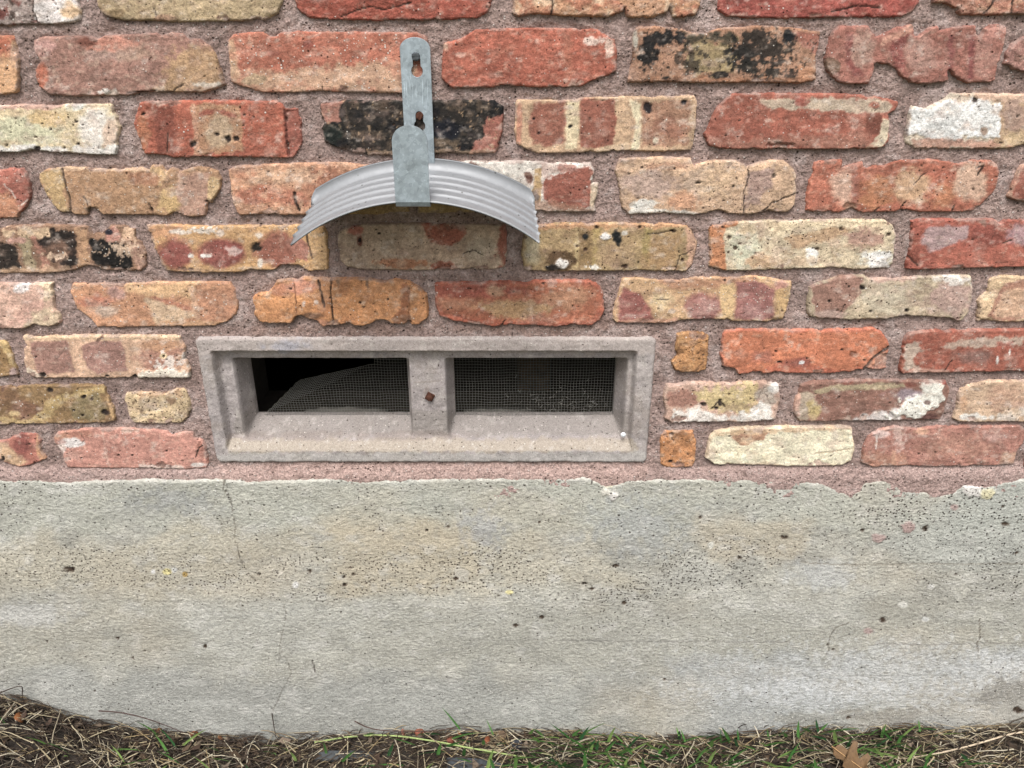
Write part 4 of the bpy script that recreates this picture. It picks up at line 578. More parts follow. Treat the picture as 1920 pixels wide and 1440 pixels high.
L = [P('b7b7ac', [(-600, 890), (2600, 890), (2600, 1000), (-600, 1000)], 30, 20, .9, 60),
     P('b4b7b1', [(1640, 890), (2600, 890), (2600, 1050), (1640, 1060)], 30, 20, .6, 60),
     P('c3bba8', [(-600, 1030), (300, 1000), (640, 960), (900, 985), (1100, 1000), (1130, 1060), (1200, 1100), (880, 1110), (640, 1120), (0, 1120), (-600, 1120)], 28, 26, .62, 70),
     P('bfb39c', [(620, 985), (860, 975), (900, 1060), (850, 1115), (640, 1110)], 24, 20, .5, 50),
     P('c0b6a3', [(1310, 960), (1520, 980), (1500, 1050), (1320, 1055)], 22, 20, .7, 50),
     P('adaca2', [(-600, 1125), (2600, 1125), (2600, 1260), (-600, 1260)], 40, 24, .6, 70),
     P('a3a49f', [(-600, 1250), (1200, 1280), (1200, 1500), (-600, 1500)], 40, 30, .75, 70),
     P('b0b3b4', [(1250, 1230), (2600, 1190), (2600, 1500), (1250, 1500)], 40, 30, .6, 70),
     N('cecec8', 60, .35, .3, .28, 2.2, 1), N('a09f98', 80, .3, .3, .28, 2.5, 1), N('cfcdc7', 18, .45, .25, .45, 1.6, 1), N('a2a29c', 15, .5, .25, .35, 1.6, 1), N('bfb29c', 120, .35, .4, .3, 2, 1),
     E('d2d4d4', 1700, 1262, 230, 36, .8, 1.6, .5, 7), E('d4d6d6', 1870, 1255, 60, 26, .8, 1.5, .5, 7), E('dcdee0', 1560, 1300, 180, 22, .7, 1.3, .4, 7), E('97948c', 1890, 1300, 50, 26, .6, .5, .8), E('98938a', 1660, 1340, 90, 12, .6, .6, .6), E('9d9a90', 1500, 1345, 60, 10, .6, .6, .5),
     P('cbc9c0', [(-600, 894), (2600, 892), (2600, 900), (-600, 900)], 3, 4, .6), E('c2c4c4', 1540, 1075, 60, 26, .6, .4, .6), E('c8c6bc', 810, 1128, 60, 12, .5, .4, .6), E('c6c6c4', 60, 1150, 70, 24, .6, .4, .6), E('a8aaae', 905, 985, 32, 34, .9, 1.0, .45, 9), E('9ea0a0', 330, 935, 60, 20, .9, 1.0, .45, 12), E('a8acae', 1190, 985, 70, 45, .9, 1.0, .4, 12),
     E('d8d2b8', 1140, 904, 14, 9, .3, .3, 1, 8, 2), E('e0dcd0', 1136, 921, 10, 6, .3, .3, 1, 8, 2), E('e4e0da', 1150, 928, 8, 8, .3, .3, 1, 8, 2), E('dcd8d2', 1822, 917, 20, 12, .3, .4, 1, 8, 1.5), E('d6cfae', 1852, 924, 14, 9, .3, .3, 1, 8, 1.5), E('bdb7a0', 1828, 900, 8, 6, .3, .3, 1, 8, 2),
     E('b09a94', 1702, 986, 12, 11, .25, .3, 1, 8, 1.5), E('b09c96', 1646, 1008, 13, 8, .25, .3, 1, 8, 1.2), E('ad9a94', 1788, 950, 7, 6, .3), E('b09c96', 1628, 1183, 9, 6, .3),
     E('e4e2de', 288, 1070, 5, 5, .3), E('dfd49c', 313, 1070, 8, 5, .3), E('e2e2de', 328, 1067, 5, 4, .3), E('a9905c', 347, 1075, 5, 4, .3), E('e4e2de', 555, 1095, 6, 6, .3), E('e0ded8', 1744, 1097, 7, 5, .3), E('dcdad2', 1690, 1131, 9, 6, .3), E('d8d8d4', 1733, 1160, 7, 4, .3), E('d8cf9c', 955, 1108, 8, 4, .3), E('dcdad0', 1333, 1020, 6, 6, .3),
     C([(424, 897), (428, 920), (433, 932), (440, 960), (442, 985), (441, 1005), (447, 1022), (450, 1040), (458, 1060), (468, 1076), (480, 1088)], 1.1, .8, '4a433a', .62), C([(420, 900), (420, 915), (430, 930)], 1.2, .5, '4a433a', .7),
     C([(530, 1128), (537, 1145), (536, 1165), (530, 1185), (526, 1205), (525, 1240)], .9, .6, '565048', .5), C([(540, 1235), (543, 1250), (548, 1256), (540, 1275), (530, 1290), (522, 1310), (512, 1330)], 1.0, .7, '504a42', .55), C([(588, 1235), (591, 1258)], 1.4, .6), C([(1592, 1165), (1565, 1175), (1555, 1190), (1552, 1210), (1549, 1225)], 1.2, .6, '5a544a', .7), C([(1834, 1160), (1836, 1180), (1838, 1192), (1830, 1205), (1833, 1220)], 1.6, .7, '554d42', .8), C([(1105, 870), (1110, 905)], 1, .2),
     C([(1040, 1199), (1200, 1201), (1300, 1200), (1480, 1201)], 1.6, .6, '8c8a84', .6), C([(1640, 1206), (1760, 1207), (1920, 1204), (2300, 1204)], 1.6, .6, '8c8a84', .7), C([(1500, 1053), (1560, 1056), (1760, 1055), (1920, 1056), (2300, 1056)], 2, .7, '8a8478', .6), C([(-600, 1132), (0, 1130), (300, 1127), (640, 1126)], 1.6, .5, '98968c', .5), C([(-600, 1003), (0, 1001), (500, 998)], 1.4, .4, '9c9a90', .35), C([(900, 1268), (1400, 1266), (1900, 1262)], 1.4, .4, 'a09f9a', .4), C([(1790, 1167), (1920, 1164)], 1.4, .5, '8c8a84', .6), C([(780, 1132), (860, 1138)], 1.5, -.3, 'cfcdc6', .8), C([(770, 1165), (860, 1166)], 1.2, .3, '96938a', .5),
     D((133, 1066, 9, 5), (128, 1069, 4), (487, 1074, 4, 3), (582, 1069, 4, 4), (386, 1210, 4, 4), (90, 1200, 2, 3), (272, 1219, 2), (1654, 1161, 6, 5), (1886, 982, 8, 4), (1733, 990, 6, 5), (1617, 993, 4, 3), (1907, 1330, 11, 5), (1590, 1344, 4, 3), (1095, 1092, 5, 3), (1110, 1102, 4, 3), (1155, 1059, 6, 3), (1170, 1130, 4, 3), (1010, 978, 3), (855, 1084, 4), (657, 1063, 3), (663, 1075, 3), (646, 1080, 3), (647, 1096, 4, 3), (688, 1093, 3), (800, 993, 3), (840, 985, 3), (935, 1115, 3), (967, 1170, 5, 3), (1015, 1155, 4, 3), (1880, 950, 3), (1246, 1271, 3), (1905, 1036, 4, 3), (1312, 968, 3), (1470, 1006, 6, 4), (1386, 1045, 4), (1790, 1075, 3), (1560, 1215, 3), (1550, 1206, 2.5), (222, 1195, 3), (250, 1232, 2.5), (178, 1294, 2.5), c='4a3e34')]
col, h = paint(X, Y, d, 'b4b2a8', L, 950)
pb = np.clip(1.15 * band(1035, 1115, 18) * sst(1560, 1200, X) + .45 * band(930, 1100, 60) * sst(1500, 1750, X) + .20 * band(897, 1000, 30) + .5 * np.exp(-((X - 1400) / 110) ** 2) * band(1000, 1060, 12) + .6 * np.exp(-((X - 1120) / 160) ** 2) * band(1050, 1180, 25) + .05, 0, .9)
pb = pb * (.5 + .6 * sst(-.3, .5, fbm(X / 60, Y / 30, 961, 3)))
wsp = .06 + .25 * sst(1150, 1320, YL) * sst(1150, 1500, X) + .08 * sst(1200, 1330, YL)
rip = fbm((X + .35 * Y) / 9, (Y - .25 * X) / 5, 963, 3) * .34 + fbm(X / 5.5, Y / 4.6, 965, 3) * .30
rip2 = 2.2 * fbm(X / 240, Y / 90, 967, 3)
mm = np.where(d > 0, 9.5 * np.sqrt(1 - (1 - np.clip(d / 5, 0, 1)) ** 2) + (h + rip * (.6 + .5 * sst(-.4, .6, fbm(X / 90, Y / 60, 969, 2)))) * np.clip(d / 5, 0, 1) + rip2, np.maximum(d * 1.5, -6))
wt = np.c_[pb, wsp, np.full(len(X), 1.0)]
me, c = field_mesh('concrete_foundation', gx, gz, (d > -4).reshape(XX.shape), (YM - mm / 1000).reshape(XX.shape), col, wt, back=.22)
me.transform(Matrix.Translation((0, 0, c.z))); c.z = 0
tag(link('concrete_foundation', me, M_CONC, None, c), 'pitted grey concrete foundation wall with thin cracks beneath the bricks', 'foundation')

# ------------------------------------------------------------------ foundation vent
VY = .001                                               # face of the cast frame
SCR = .048                                              # depth of the wire screens behind the face
def opening(px0, px1, py0, py1):
    xa, zt_ = W(px0, py0, SCR); xb, zb_ = W(px1, py1, SCR); return float(xa), float(xb), float(zb_), float(W(960, 676, .015)[1])
OPN = [opening(461, 770, 667, 782), opening(848, 1150, 667, 781)]
OPN = [(a, b, min(OPN[0][2], OPN[1][2]), max(OPN[0][3], OPN[1][3])) for a, b, _, _ in OPN]
vent = empty('foundation_vent', ((vx0 + vx1) / 2, 0, vz0), 'cast concrete two bay vent with wire screens set in the bricks', 'vent')
st = .0014
gx = np.arange(vx0 - .003, vx1 + .004, st); gz = np.arange(vz0 - .003, vz1 + .004, st)
XX, ZZ = np.meshgrid(gx, gz); PX, PY = toW(XX, ZZ); X, Y = PX.ravel(), PY.ravel(); x, z = XX.ravel(), ZZ.ravel()
def rbox(x0, x1, z0, z1, r):                            # rounded box distance, + inside (m)
    qx = np.abs(x - (x0 + x1) / 2) - (x1 - x0) / 2 + r; qz = np.abs(z - (z0 + z1) / 2) - (z1 - z0) / 2 + r
    return r - np.hypot(np.maximum(qx, 0), np.maximum(qz, 0)) - np.minimum(np.maximum(qx, qz), 0)
nz = .0007 * fbm(X / 15, Y / 12, 981, 3)
dO = rbox(vx0, vx1, vz0, vz1, .008) + nz
fx0, fx1 = float(W(400, 700)[0]) - .0, float(W(1194, 700)[0])
ft, fb = float(W(960, 659)[1]), float(W(960, 846)[1])
dI = rbox(fx0, fx1, fb, ft, .004) + nz * .6
depth = np.zeros(len(x))
lip = np.clip(np.minimum(dI / .005, (z - fb) / .017), 0, 1); depth += .014 * lip * lip * (3 - 2 * lip)           # step from face to inner panel
dmin = np.full(len(x), 1.0); hole = np.zeros(len(x), bool)
for (a, b, c0, c1) in OPN:
    # splayed reveal: the throat is the opening, wider at the panel
    wl, wr_ = ((.006, .007) if a == OPN[0][0] else (.007, .010))
    sx = np.maximum(np.maximum(a - x, 0) / wl, np.maximum(x - b, 0) / wr_); sb = np.maximum(c0 - z, 0) / .017; stp = np.maximum(z - c1, 0) / .0035
    t = np.sqrt(sx ** 2 + sb ** 2 + stp ** 2); dd = np.clip(1 - t, 0, 1)
    depth = np.maximum(depth, .014 * lip + (SCR - .012) * dd ** .85 * (lip > .2)); hole |= rbox(a, b, c0, c1, .004) > .0012
pr = np.where(dO > 0, np.clip(dO / .004, 0, 1), 0); pr = np.sqrt(1 - (1 - pr) ** 2)
y = VY + (1 - pr) * .006 + depth - .0004 * fbm(X / 6, Y / 6, 983, 2) - .0006 * fbm(X / 30, Y / 20, 985, 2)
y = np.where(dO < 0, VY + .006 - dO * 2, y)
X, Y = toW(x, z, y)
col, _ = paint(X, Y, dO * 1000, 'a8a09e', [N('b3aba6', 50, .3, .3, .6), N('978d86', 40, .35, .3, .6), P('b1a6a0', [(360, 630), (1240, 625), (1240, 662), (360, 664)], 6, 6, .7), P('ada294', [(425, 824), (1190, 821), (1195, 846), (430, 849)], 4, 5, .85, 20), P('968f8a', [(440, 770), (1180, 770), (1180, 815), (440, 815)], 5, 5, .8, 20), E('adaebb', 540, 650, 40, 12, .7, .5, .6), P('8f837c', [(430, 812), (900, 810), (900, 822), (430, 822)], 5, 6, .5, 20), P('b6b3ae', [(400, 850), (1220, 848), (1215, 872), (405, 874)], 4, 5, .6), C([(778, 717), (800, 716), (826, 713)], 1.6, .3, '8a8078', .6), E('85776e', 800, 735, 6, 10, .5, .4, .4), N('c9c2bc', 12, .5, .2, .4)], 980)
wt = np.c_[np.full(len(x), .10), np.full(len(x), .12), np.full(len(x), .8)]
me, c = field_mesh('frame', gx, gz, ((dO > -.002) & ~hole).reshape(XX.shape), y.reshape(XX.shape), col, wt, back=.062)
link('frame', me, M_CAST, vent, c)
# wire screens
def screen(o, torn):
    a, b, c0, c1 = o; bag = Bag(); sp = .0039; m_ = .006
    us = np.arange(a - m_ - (.06 if torn else 0), b + m_, sp); vs_ = np.arange(c0 - m_, c1 + m_ + (.06 if torn else 0), sp); r = .00023
    f0 = np.array(W(694, 684, SCR)); f1 = np.array(W(508, 772, SCR)); fd = (f1 - f0) / np.linalg.norm(f1 - f0); fn = np.array((fd[1], -fd[0]))
    if fn[1] < 0: fn = -fn
    rg = random.Random(9)
    def place(u, v):
        p = np.array((u, v)); yy = SCR + .004; k = True
        p = p + .0005 * np.array((fbm(np.array(u * 60.), np.array(v * 60.), 3, 1), fbm(np.array(u * 60.), np.array(v * 60.), 5, 1)))
        yy += .0016 * float(fbm(np.array(u * 25.), np.array(v * 25.), 7, 2))
        if torn:
            s = float((p - f0) @ fn); al = float((p - f0) @ fd) / float(np.linalg.norm(f1 - f0))
            yy -= .005 * math.exp(-(s / .012) ** 2) * max(0, math.sin(math.pi * min(max(al, 0), 1)))
            rim = v > c1 - .007 and u < a + .055
            if s > 0 and al > -.03 and not rim:
                if al > 1.08 or s > .056 * max(0.0, min(al / .72, (1.08 - al) / .36)): k = False
                else: p = p - fn * s * .74; yy += s * .55
            elif not (a - m_ < u < b + m_ and c0 - m_ < v < c1 + m_): k = False
        return (p[0], yy, p[1]), k
    for hor in (True, False):
        for q in (vs_ if hor else us):
            run = []
            for w_ in (us if hor else vs_):
                P_, k = place(w_, q) if hor else place(q, w_)
                if k and run and np.linalg.norm(np.subtract(P_, run[-1])) > .012: k = False
                if k: run.append(P_)
                else:
                    if len(run) > 1: bag.add(*tube(run, r, 4))
                    run = []
            if len(run) > 1: bag.add(*tube(run, r, 4))
    return bag.mesh('wire_screen')
for k, o in enumerate(OPN):
    ob = link('wire_screen', screen(o, k == 0), M_WIRE, vent); ob.location = -vent.location
    ob['kind'] = 'stuff'; ob['label'] = 'wire screen torn open at its upper left' if k == 0 else 'intact square mesh wire screen'
# rusty bolt on the mullion, white blob on the sill, cobweb and chaff on the right screen
def lathe(bm, prof, n, M):                              # prof: (radius, height) revolved about z, then M
    rings = [[bm.verts.new(M @ Vector((r * math.cos(2 * math.pi * j / n), r * math.sin(2 * math.pi * j / n), h))) for j in range(n)] for r, h in prof]
    for q, w_ in zip(rings, rings[1:]):
        for j in range(n): bm.faces.new((q[j], q[(j + 1) % n], w_[(j + 1) % n], w_[j]))
    bm.faces.new(rings[-1]); bm.faces.new(rings[0][::-1])
OUT = Matrix.Rotation(math.radians(90), 4, 'X')          # local z -> -y (out of the wall)
bx, bz = W(806, 744, .014)
bm = bmesh.new(); lathe(bm, [(.0072, 0), (.0074, .002), (.0066, .0026)], 4, Matrix.Rotation(.3, 4, 'Z')); lathe(bm, [(.0042, .0024), (.0044, .006), (.0034, .0072), (.0012, .0078)], 10, Matrix())
me = bm_mesh('bolt', bm); me.transform(OUT); link('bolt', me, M_RUST, vent, (float(bx), .0155, float(bz)))
bx, bz = W(1168, 813, .008)
bm = bmesh.new(); bmesh.ops.create_icosphere(bm, subdivisions=2, radius=.0036)
for v in bm.verts: v.co.y *= .8
link('white_bead', bm_mesh('white_bead', bm, True), M_WHITE, vent, (float(bx), .005, float(bz)))
bag = Bag(); rg = random.Random(3)
for k in range(150):
    px = rg.triangular(905, 1140, 1110) if k < 110 else rg.uniform(860, 1145); py = 774 - abs(rg.gauss(0, 26)) if k < 110 else 775 - rg.random() * 4
    if py < 690: continue
    p = np.array(W(px, py, SCR)); an = rg.uniform(0, math.pi); ln = rg.uniform(.002, .007) * (1 if k < 140 else 2.5)
    pts = [(p[0] + math.cos(an) * ln * (t - .5) + rg.gauss(0, .0006), SCR - .0005 - rg.random() * .003, p[1] + math.sin(an) * ln * (t - .5) * .8 + rg.gauss(0, .0006)) for t in (0, .33, .66, 1)]
    bag.add(*tube(pts, rg.uniform(.0001, .00026), 3))
ob = link('cobweb_chaff', bag.mesh('cobweb_chaff'), plain('chaff', '97958d', .9), vent); ob.location = -vent.location; ob['kind'] = 'stuff'
# mortar droppings behind each screen
for (pa, pb_, hgt) in ((568, 725, .010), (868, 1000, .007)):
    xa, z0 = W(pa, 777, SCR + .02); xb, _ = W(pb_, 777, SCR + .02); n = 22; V = []; F = []
    for i in range(n + 1):
        f = i / n; xx = float(xa + (xb - xa) * f); hh = hgt * (math.sin(math.pi * f) ** .4) * (1 + .3 * float(fbm(np.array(f * 9), np.array(1.), 5, 2))) + .001
        V += [(xx, SCR + .010, float(z0) - .012), (xx, SCR + .013, float(z0) + hh * .7), (xx, SCR + .020, float(z0) + hh), (xx, SCR + .034, float(z0) + hh * .4), (xx, SCR + .04, float(z0) - .012)]
    for i in range(n):
        for j in range(4): F.append((i * 5 + j, i * 5 + 5 + j, i * 5 + 6 + j, i * 5 + 1 + j))
    ob = link('mortar_lip', mesh('mortar_lip', V, F), plain('grey_mortar', '6a6761', .95), vent); ob.location = -vent.location
# dark crawl space behind
bm = bmesh.new(); X0, X1, Z0, Z1 = hx0 - .5, hx1 + .5, -.10, hz1 + .12
vv = [bm.verts.new(q) for q in ((X0, .205, Z0), (X1, .205, Z0), (X1, .205, Z1), (X0, .205, Z1), (X0, 1.6, Z0), (X1, 1.6, Z0), (X1, 1.6, Z1), (X0, 1.6, Z1))]
for f in ((4, 5, 6, 7), (0, 1, 5, 4), (3, 7, 6, 2), (0, 4, 7, 3), (1, 2, 6, 5)): bm.faces.new([vv[i] for i in f])
tag(link('crawl_space', bm_mesh('crawl_space', bm), M_DARK), kind='structure')
bm = bmesh.new(); px_, _ = W(1005, 700, .30); px_ = float(px_); box(bm, -.03, .03, -.03, .03, 0, .62); bmesh.ops.bevel(bm, geom=bm.edges[:], offset=.004, segments=1)
tag(link('wooden_post', bm_mesh('wooden_post', bm), M_WOOD, None, (px_, .46, -.09)), 'dim brown timber post in the dark behind the right vent screen', 'post')

# ------------------------------------------------------------------ hose hanger
TY = -.094                                               # plane of the front tab
sxl, sxr = float(W(751, 110, -.003)[0]), float(W(807, 110, -.003)[0]); scx = (sxl + sxr) / 2; sw = sxr - sxl
szt = float(W(780, 70, -.003)[1])
tz1 = float(W(770, 235, TY)[1]); tz0 = float(W(772, 386, TY)[1]); tw = float(W(803, 290, TY)[0] - W(737, 290, TY)[0]); tcx = float(W(771, 320, TY)[0])
hang = empty('hose_hanger', (scx, 0, tz0), 'galvanised metal hose hanger with ribbed curved trough screwed to the brick wall', 'hose hanger')
def arc(cx, cz, r, a0, a1, n): return [(cx + r * math.cos(a0 + (a1 - a0) * k / n), cz + r * math.sin(a0 + (a1 - a0) * k / n)) for k in range(n + 1)]
def keyhole(cx, zt_, zc, rs, rc):                        # slot above, round below
    a = math.asin(rs / rc); return [(cx - rs, zc + rc * math.cos(a)), (cx - rs, zt_ - rs)][::1] + arc(cx, zt_ - rs, rs, math.pi, 0, 6)[1:] + arc(cx, zc, rc, math.pi / 2 - a, -3 * math.pi / 2 + a, 16)
def plate(name, outline, holes, th):
    cu = bpy.data.curves.new(name, 'CURVE'); cu.dimensions = '2D'; cu.fill_mode = 'BOTH'; cu.extrude = th / 2 - .0002; cu.bevel_depth = .0002; cu.bevel_resolution = 1
    for pts in [outline] + holes:
        s = cu.splines.new('POLY'); s.points.add(len(pts) - 1); s.use_cyclic_u = True
        for q, (a, b) in zip(s.points, pts): q.co = (a, b, 0, 1)
    o = bpy.data.objects.new(name, cu); COL.objects.link(o)
    me = bpy.data.meshes.new_from_object(o.evaluated_get(bpy.context.evaluated_depsgraph_get())); bpy.data.objects.remove(o)
    me.transform(OUT); me.name = name; return me
kx1, kz1 = (float(q) for q in W(782, 133, -.003)); kx1 -= scx; kt1 = float(W(781, 103, -.003)[1])
kx2, kz2 = (float(q) for q in W(787, 236, -.003)); kx2 -= scx; kt2 = float(W(787, 208, -.003)[1])
rr = sw / 2; zb_ = tz0 + .002
outl = [(-rr, zb_ - tz0), (rr, zb_ - tz0)] + arc(0, szt - rr * .72 - tz0, rr, 0, math.pi, 24)
outl = [(a, (b if b < szt - rr * .72 - tz0 else (szt - rr * .72 - tz0) + (b - (szt - rr * .72 - tz0)) * .72)) for a, b in outl]
me = plate('wall_strap', outl, [keyhole(kx1, kt1 - tz0, kz1 - tz0, .0042, .0064), keyhole(kx2, kt2 - tz0, kz2 - tz0, .0042, .0064)], .0022)
link('wall_strap', me, M_ZINC, hang, (scx, -.0026, tz0))
# front tab: rounded plate whose foot bends back under the trough to the wall strap
def bent(name, w, prof, dx, th=.0022):                   # prof: (y, z, half width factor, x shift)
    V = []; F = []; n = len(prof)
    for s in (0, 1):
        for k, (yy, zz, hw, xs) in enumerate(prof):
            k0, k1 = max(k - 1, 0), min(k + 1, n - 1); ty, tz = prof[k1][0] - prof[k0][0], prof[k1][1] - prof[k0][1]; L_ = math.hypot(ty, tz) + 1e-9
            ny, nz_ = -tz / L_ * th / 2 * (1 - 2 * s), ty / L_ * th / 2 * (1 - 2 * s)
            V += [(xs - w / 2 * hw, yy + ny, zz + nz_), (xs + w / 2 * hw, yy + ny, zz + nz_)]
    for k in range(n - 1):
        a = 2 * k; b = a + 2 * n
        F += [(a, a + 1, a + 3, a + 2), (b, b + 2, b + 3, b + 1), (a, a + 2, b + 2, b), (a + 1, b + 1, b + 3, a + 3)]
    F += [(0, 2 * n, 2 * n + 1, 1), (2 * n - 2, 2 * n - 1, 4 * n - 1, 4 * n - 2)]
    me = mesh(name, V, F, False); me.polygons.foreach_set('use_smooth', np.zeros(len(me.polygons), bool)); return me
pf = [(-.004, tz0 + .001, sw / tw, scx - tcx), (-.02, tz0, sw / tw, (scx - tcx) * .8), (TY + .006, tz0 - .001, 1, 0), (TY + .002, tz0 + .0002, 1, 0), (TY, tz0 + .004, 1, 0)]
R_ = tw / 2 * .9
for k in range(15):
    a = math.pi / 2 * k / 14; pf.append((TY, tz1 - R_ + R_ * math.sin(a), max(math.cos(a), .02) ** .9, 0))
pf = [(a, b - tz0, c_, d_ + tcx - scx) for a, b, c_, d_ in pf]
link('front_tab', bent('front_tab', tw, pf, 0), M_ZINC, hang, (scx, 0, tz0))
# the trough: arched sheet, ribbed across its depth, with an upturned back flange
bl, br_, bt = (np.array(W(q[0], q[1], -.008)) for q in ((583, 385), (1003, 385), (778, 318)))
fl, fr_, ft_ = (np.array(W(q[0], q[1], -.092)) for q in ((543, 457), (1013, 452), (775, 374)))
NS, prof = 60, []
T_ = np.linspace(0, 1, 91)
def three(a, m, b, s):                                   # circular arc through three points of the wall plane, s 0..1
    A = np.array([[2 * (m[0] - a[0]), 2 * (m[1] - a[1])], [2 * (b[0] - m[0]), 2 * (b[1] - m[1])]]); bb = np.array([m @ m - a @ a, b @ b - m @ m]); c = np.linalg.solve(A, bb); r = np.linalg.norm(a - c)
    t0 = math.atan2(*(a - c)[::-1]); t1 = math.atan2(*(b - c)[::-1]); t = t0 + (t1 - t0) * s; return c[0] + r * np.cos(t), c[1] + r * np.sin(t), np.cos(t), np.sin(t)
s_ = np.linspace(0, 1, NS); X1_, Z1_, nx_, nz_ = three(bl, bt, br_, s_); X2_, Z2_, mx_, mz_ = three(fl, ft_, fr_, s_)
rows_ = []
for fh, fy in ((.0118, .0068), (.0114, .0074), (.0010, .0010), (.0, .0)): rows_.append((0.0, fh, fy))     # flange
for t in T_[1:]: rows_.append((t, sum(.0027 * math.exp(-((t - q) / .020) ** 2) for q in (.22, .42, .62, .82)) - .0008, 0))
for t in (1.0,): rows_.append((t, -.002, -.0005))
def sheet(off):
    V = []
    en = np.clip(np.minimum(s_, 1 - s_) / .05, 0, 1) ** .6
    for t, h0, fy in rows_:
        hh = h0 * en if t == 0 else h0
        xx = X1_ * (1 - t) + X2_ * t; zz = Z1_ * (1 - t) + Z2_ * t; ux = nx_ * (1 - t) + mx_ * t; uz = nz_ * (1 - t) + mz_ * t
        V.append(np.c_[xx + ux * (hh + off), -.008 + fy * (en if t == 0 else 1.0) - t * .084 + np.zeros(NS), zz + uz * (hh + off)])
    return np.concatenate(V)
nr = len(rows_); Va, Vb = sheet(0), sheet(-.0011); V = np.concatenate([Va, Vb]) - np.array((scx, 0, tz0)); F = []
ix = lambda s, r, k: s * nr * NS + r * NS + k
for r in range(nr - 1):
    for k in range(NS - 1): F += [(ix(0, r, k), ix(0, r, k + 1), ix(0, r + 1, k + 1), ix(0, r + 1, k)), (ix(1, r, k), ix(1, r + 1, k), ix(1, r + 1, k + 1), ix(1, r, k + 1))]
    for k in (0, NS - 1): F.append((ix(0, r, k), ix(0, r + 1, k), ix(1, r + 1, k), ix(1, r, k)))
for k in range(NS - 1):
    for r in (0, nr - 1): F.append((ix(0, r, k), ix(0, r, k + 1), ix(1, r, k + 1), ix(1, r, k)))
link('trough', mesh('trough', V, F), M_ALU, hang, (scx, 0, tz0))
# screws and rivet
def screw(px, py, r, rot, mat, yy, name='screw'):
    bm = bmesh.new(); q, w_ = W(px, py, yy)
    lathe(bm, [(r * .5, -.004), (r, 0), (r, .0012), (r * .8, .0022), (r * .3, .0026)], 14, Matrix())
    for s in (-1, 1):                                    # two half lips leave the slot between them
        b2 = bmesh.new(); box(b2, -r * .85, r * .85, r * .12 if s > 0 else -r * .62, r * .62 if s > 0 else -r * .12, .0015, .0029)
        tmp = bpy.data.meshes.new('t'); b2.to_mesh(tmp); b2.free(); bm.from_mesh(tmp); bpy.data.meshes.remove(tmp)
    me = bm_mesh(name, bm, False); me.transform(OUT @ Matrix.Rotation(rot, 4, 'Z')); link(name, me, mat, hang, (float(q), yy, float(w_)))
screw(780, 106, .0046, .1, M_STEEL, -.0028); screw(787, 217, .0042, 1.0, M_RUST, -.0028)
screw(806, 340, .0045, .4, M_ALU, -.03, 'rivet')

# ------------------------------------------------------------------ ground and what lies on it
gx = np.unique(np.concatenate([-np.geomspace(1.0, 80, 24), np.arange(-1.0, 1.0, .008), np.geomspace(1.0, 80, 24)]).round(4))
gy = np.unique(np.concatenate([-np.geomspace(.35, 80, 26), np.arange(-.35, .06, .007), np.array([.06, .12, .5, 2, 10, 80])]).round(4))
XX, YY = np.meshgrid(gx, gy); x, yv = XX.ravel(), YY.ravel()
nearm = np.exp(-np.maximum(-yv - .25, 0) / .3) * np.exp(-np.maximum(np.abs(x) - .9, 0) / .3)
zz = ground_z(x, yv) - .004 + nearm * (.005 * fbm(x / .05, yv / .05, 71, 3) + .002 * fbm(x / .012, yv / .012, 73, 2))
zz = np.where(np.abs(x) > 6, -.01, zz)
i = np.arange(len(gx) * len(gy)).reshape(len(gy), len(gx)); F = np.stack([i[:-1, :-1], i[:-1, 1:], i[1:, 1:], i[1:, :-1]], -1).reshape(-1, 4)
far = sst(.4, 2.5, -yv + np.maximum(np.abs(x) - 1, 0))
soil = np.array([.036, .030, .025]) * (1 + .5 * fbm(x / .03, yv / .03, 75, 3))[:, None]; lawn = np.array([.115, .115, .05])
cc = soil * (1 - far[:, None]) + lawn * far[:, None]
tag(link('ground', mesh('ground', np.c_[x, yv, zz], F, True, {'Col': np.clip(cc, .005, 1)}), vcol('soil_and_lawn', .95, .5, 300)), kind='structure')

rg = random.Random(21)
SL = lambda c, k=1.0: tuple(lin(hx(c)) * KA * k)
def gz_(x, y): return float(ground_z(x, y))
def strand(bag, x, y, ln, az, lift, r, c, bend=.3, n=5, z0=0.0):
    pts = []; a = az; px, py = x, y
    for k in range(n):
        t = k / (n - 1); h_ = z0 + lift * (.35 * math.sin(math.pi * t) + t) ; py_ = min(py, -.006)
        pts.append((px, py_, gz_(px, py_) + h_ + .001)); a += rg.gauss(0, bend); px += math.cos(a) * ln / (n - 1); py += math.sin(a) * ln / (n - 1)
    bag.add(*tube(pts, r, 3, .5), c)
STR = ['c4baa4', 'aca08a', 'cdbf9f', 'b9aa8a', 'a5967a', '8f8068', '7d6c56', 'd8cdb4', '6e5f4c', 'b8a27a']
DRK = ['463a32', '54473c', '3a322c', '625446', '5c5248']
bag = Bag()
for k in range(8800):
    deep = rg.random(); y = -.004 - .16 * deep ** 1.3 if k < 7300 else -.16 - .5 * rg.random(); x = rg.uniform(-.95, .95)
    dark = rg.random() < (.70 if x < -.1 else .50); c = SL(rg.choice(DRK if dark else STR), rg.uniform(.66, .98))
    strand(bag, x, y, rg.choice((rg.uniform(.010, .04), rg.uniform(.015, .07))), rg.uniform(-.9, .9) + (math.pi if rg.random() < .5 else 0) if rg.random() < .7 else rg.uniform(0, 6.28), rg.gauss(.001, .006), rg.uniform(.0004, .0011), c, .11, 4, abs(rg.gauss(0, .006)))
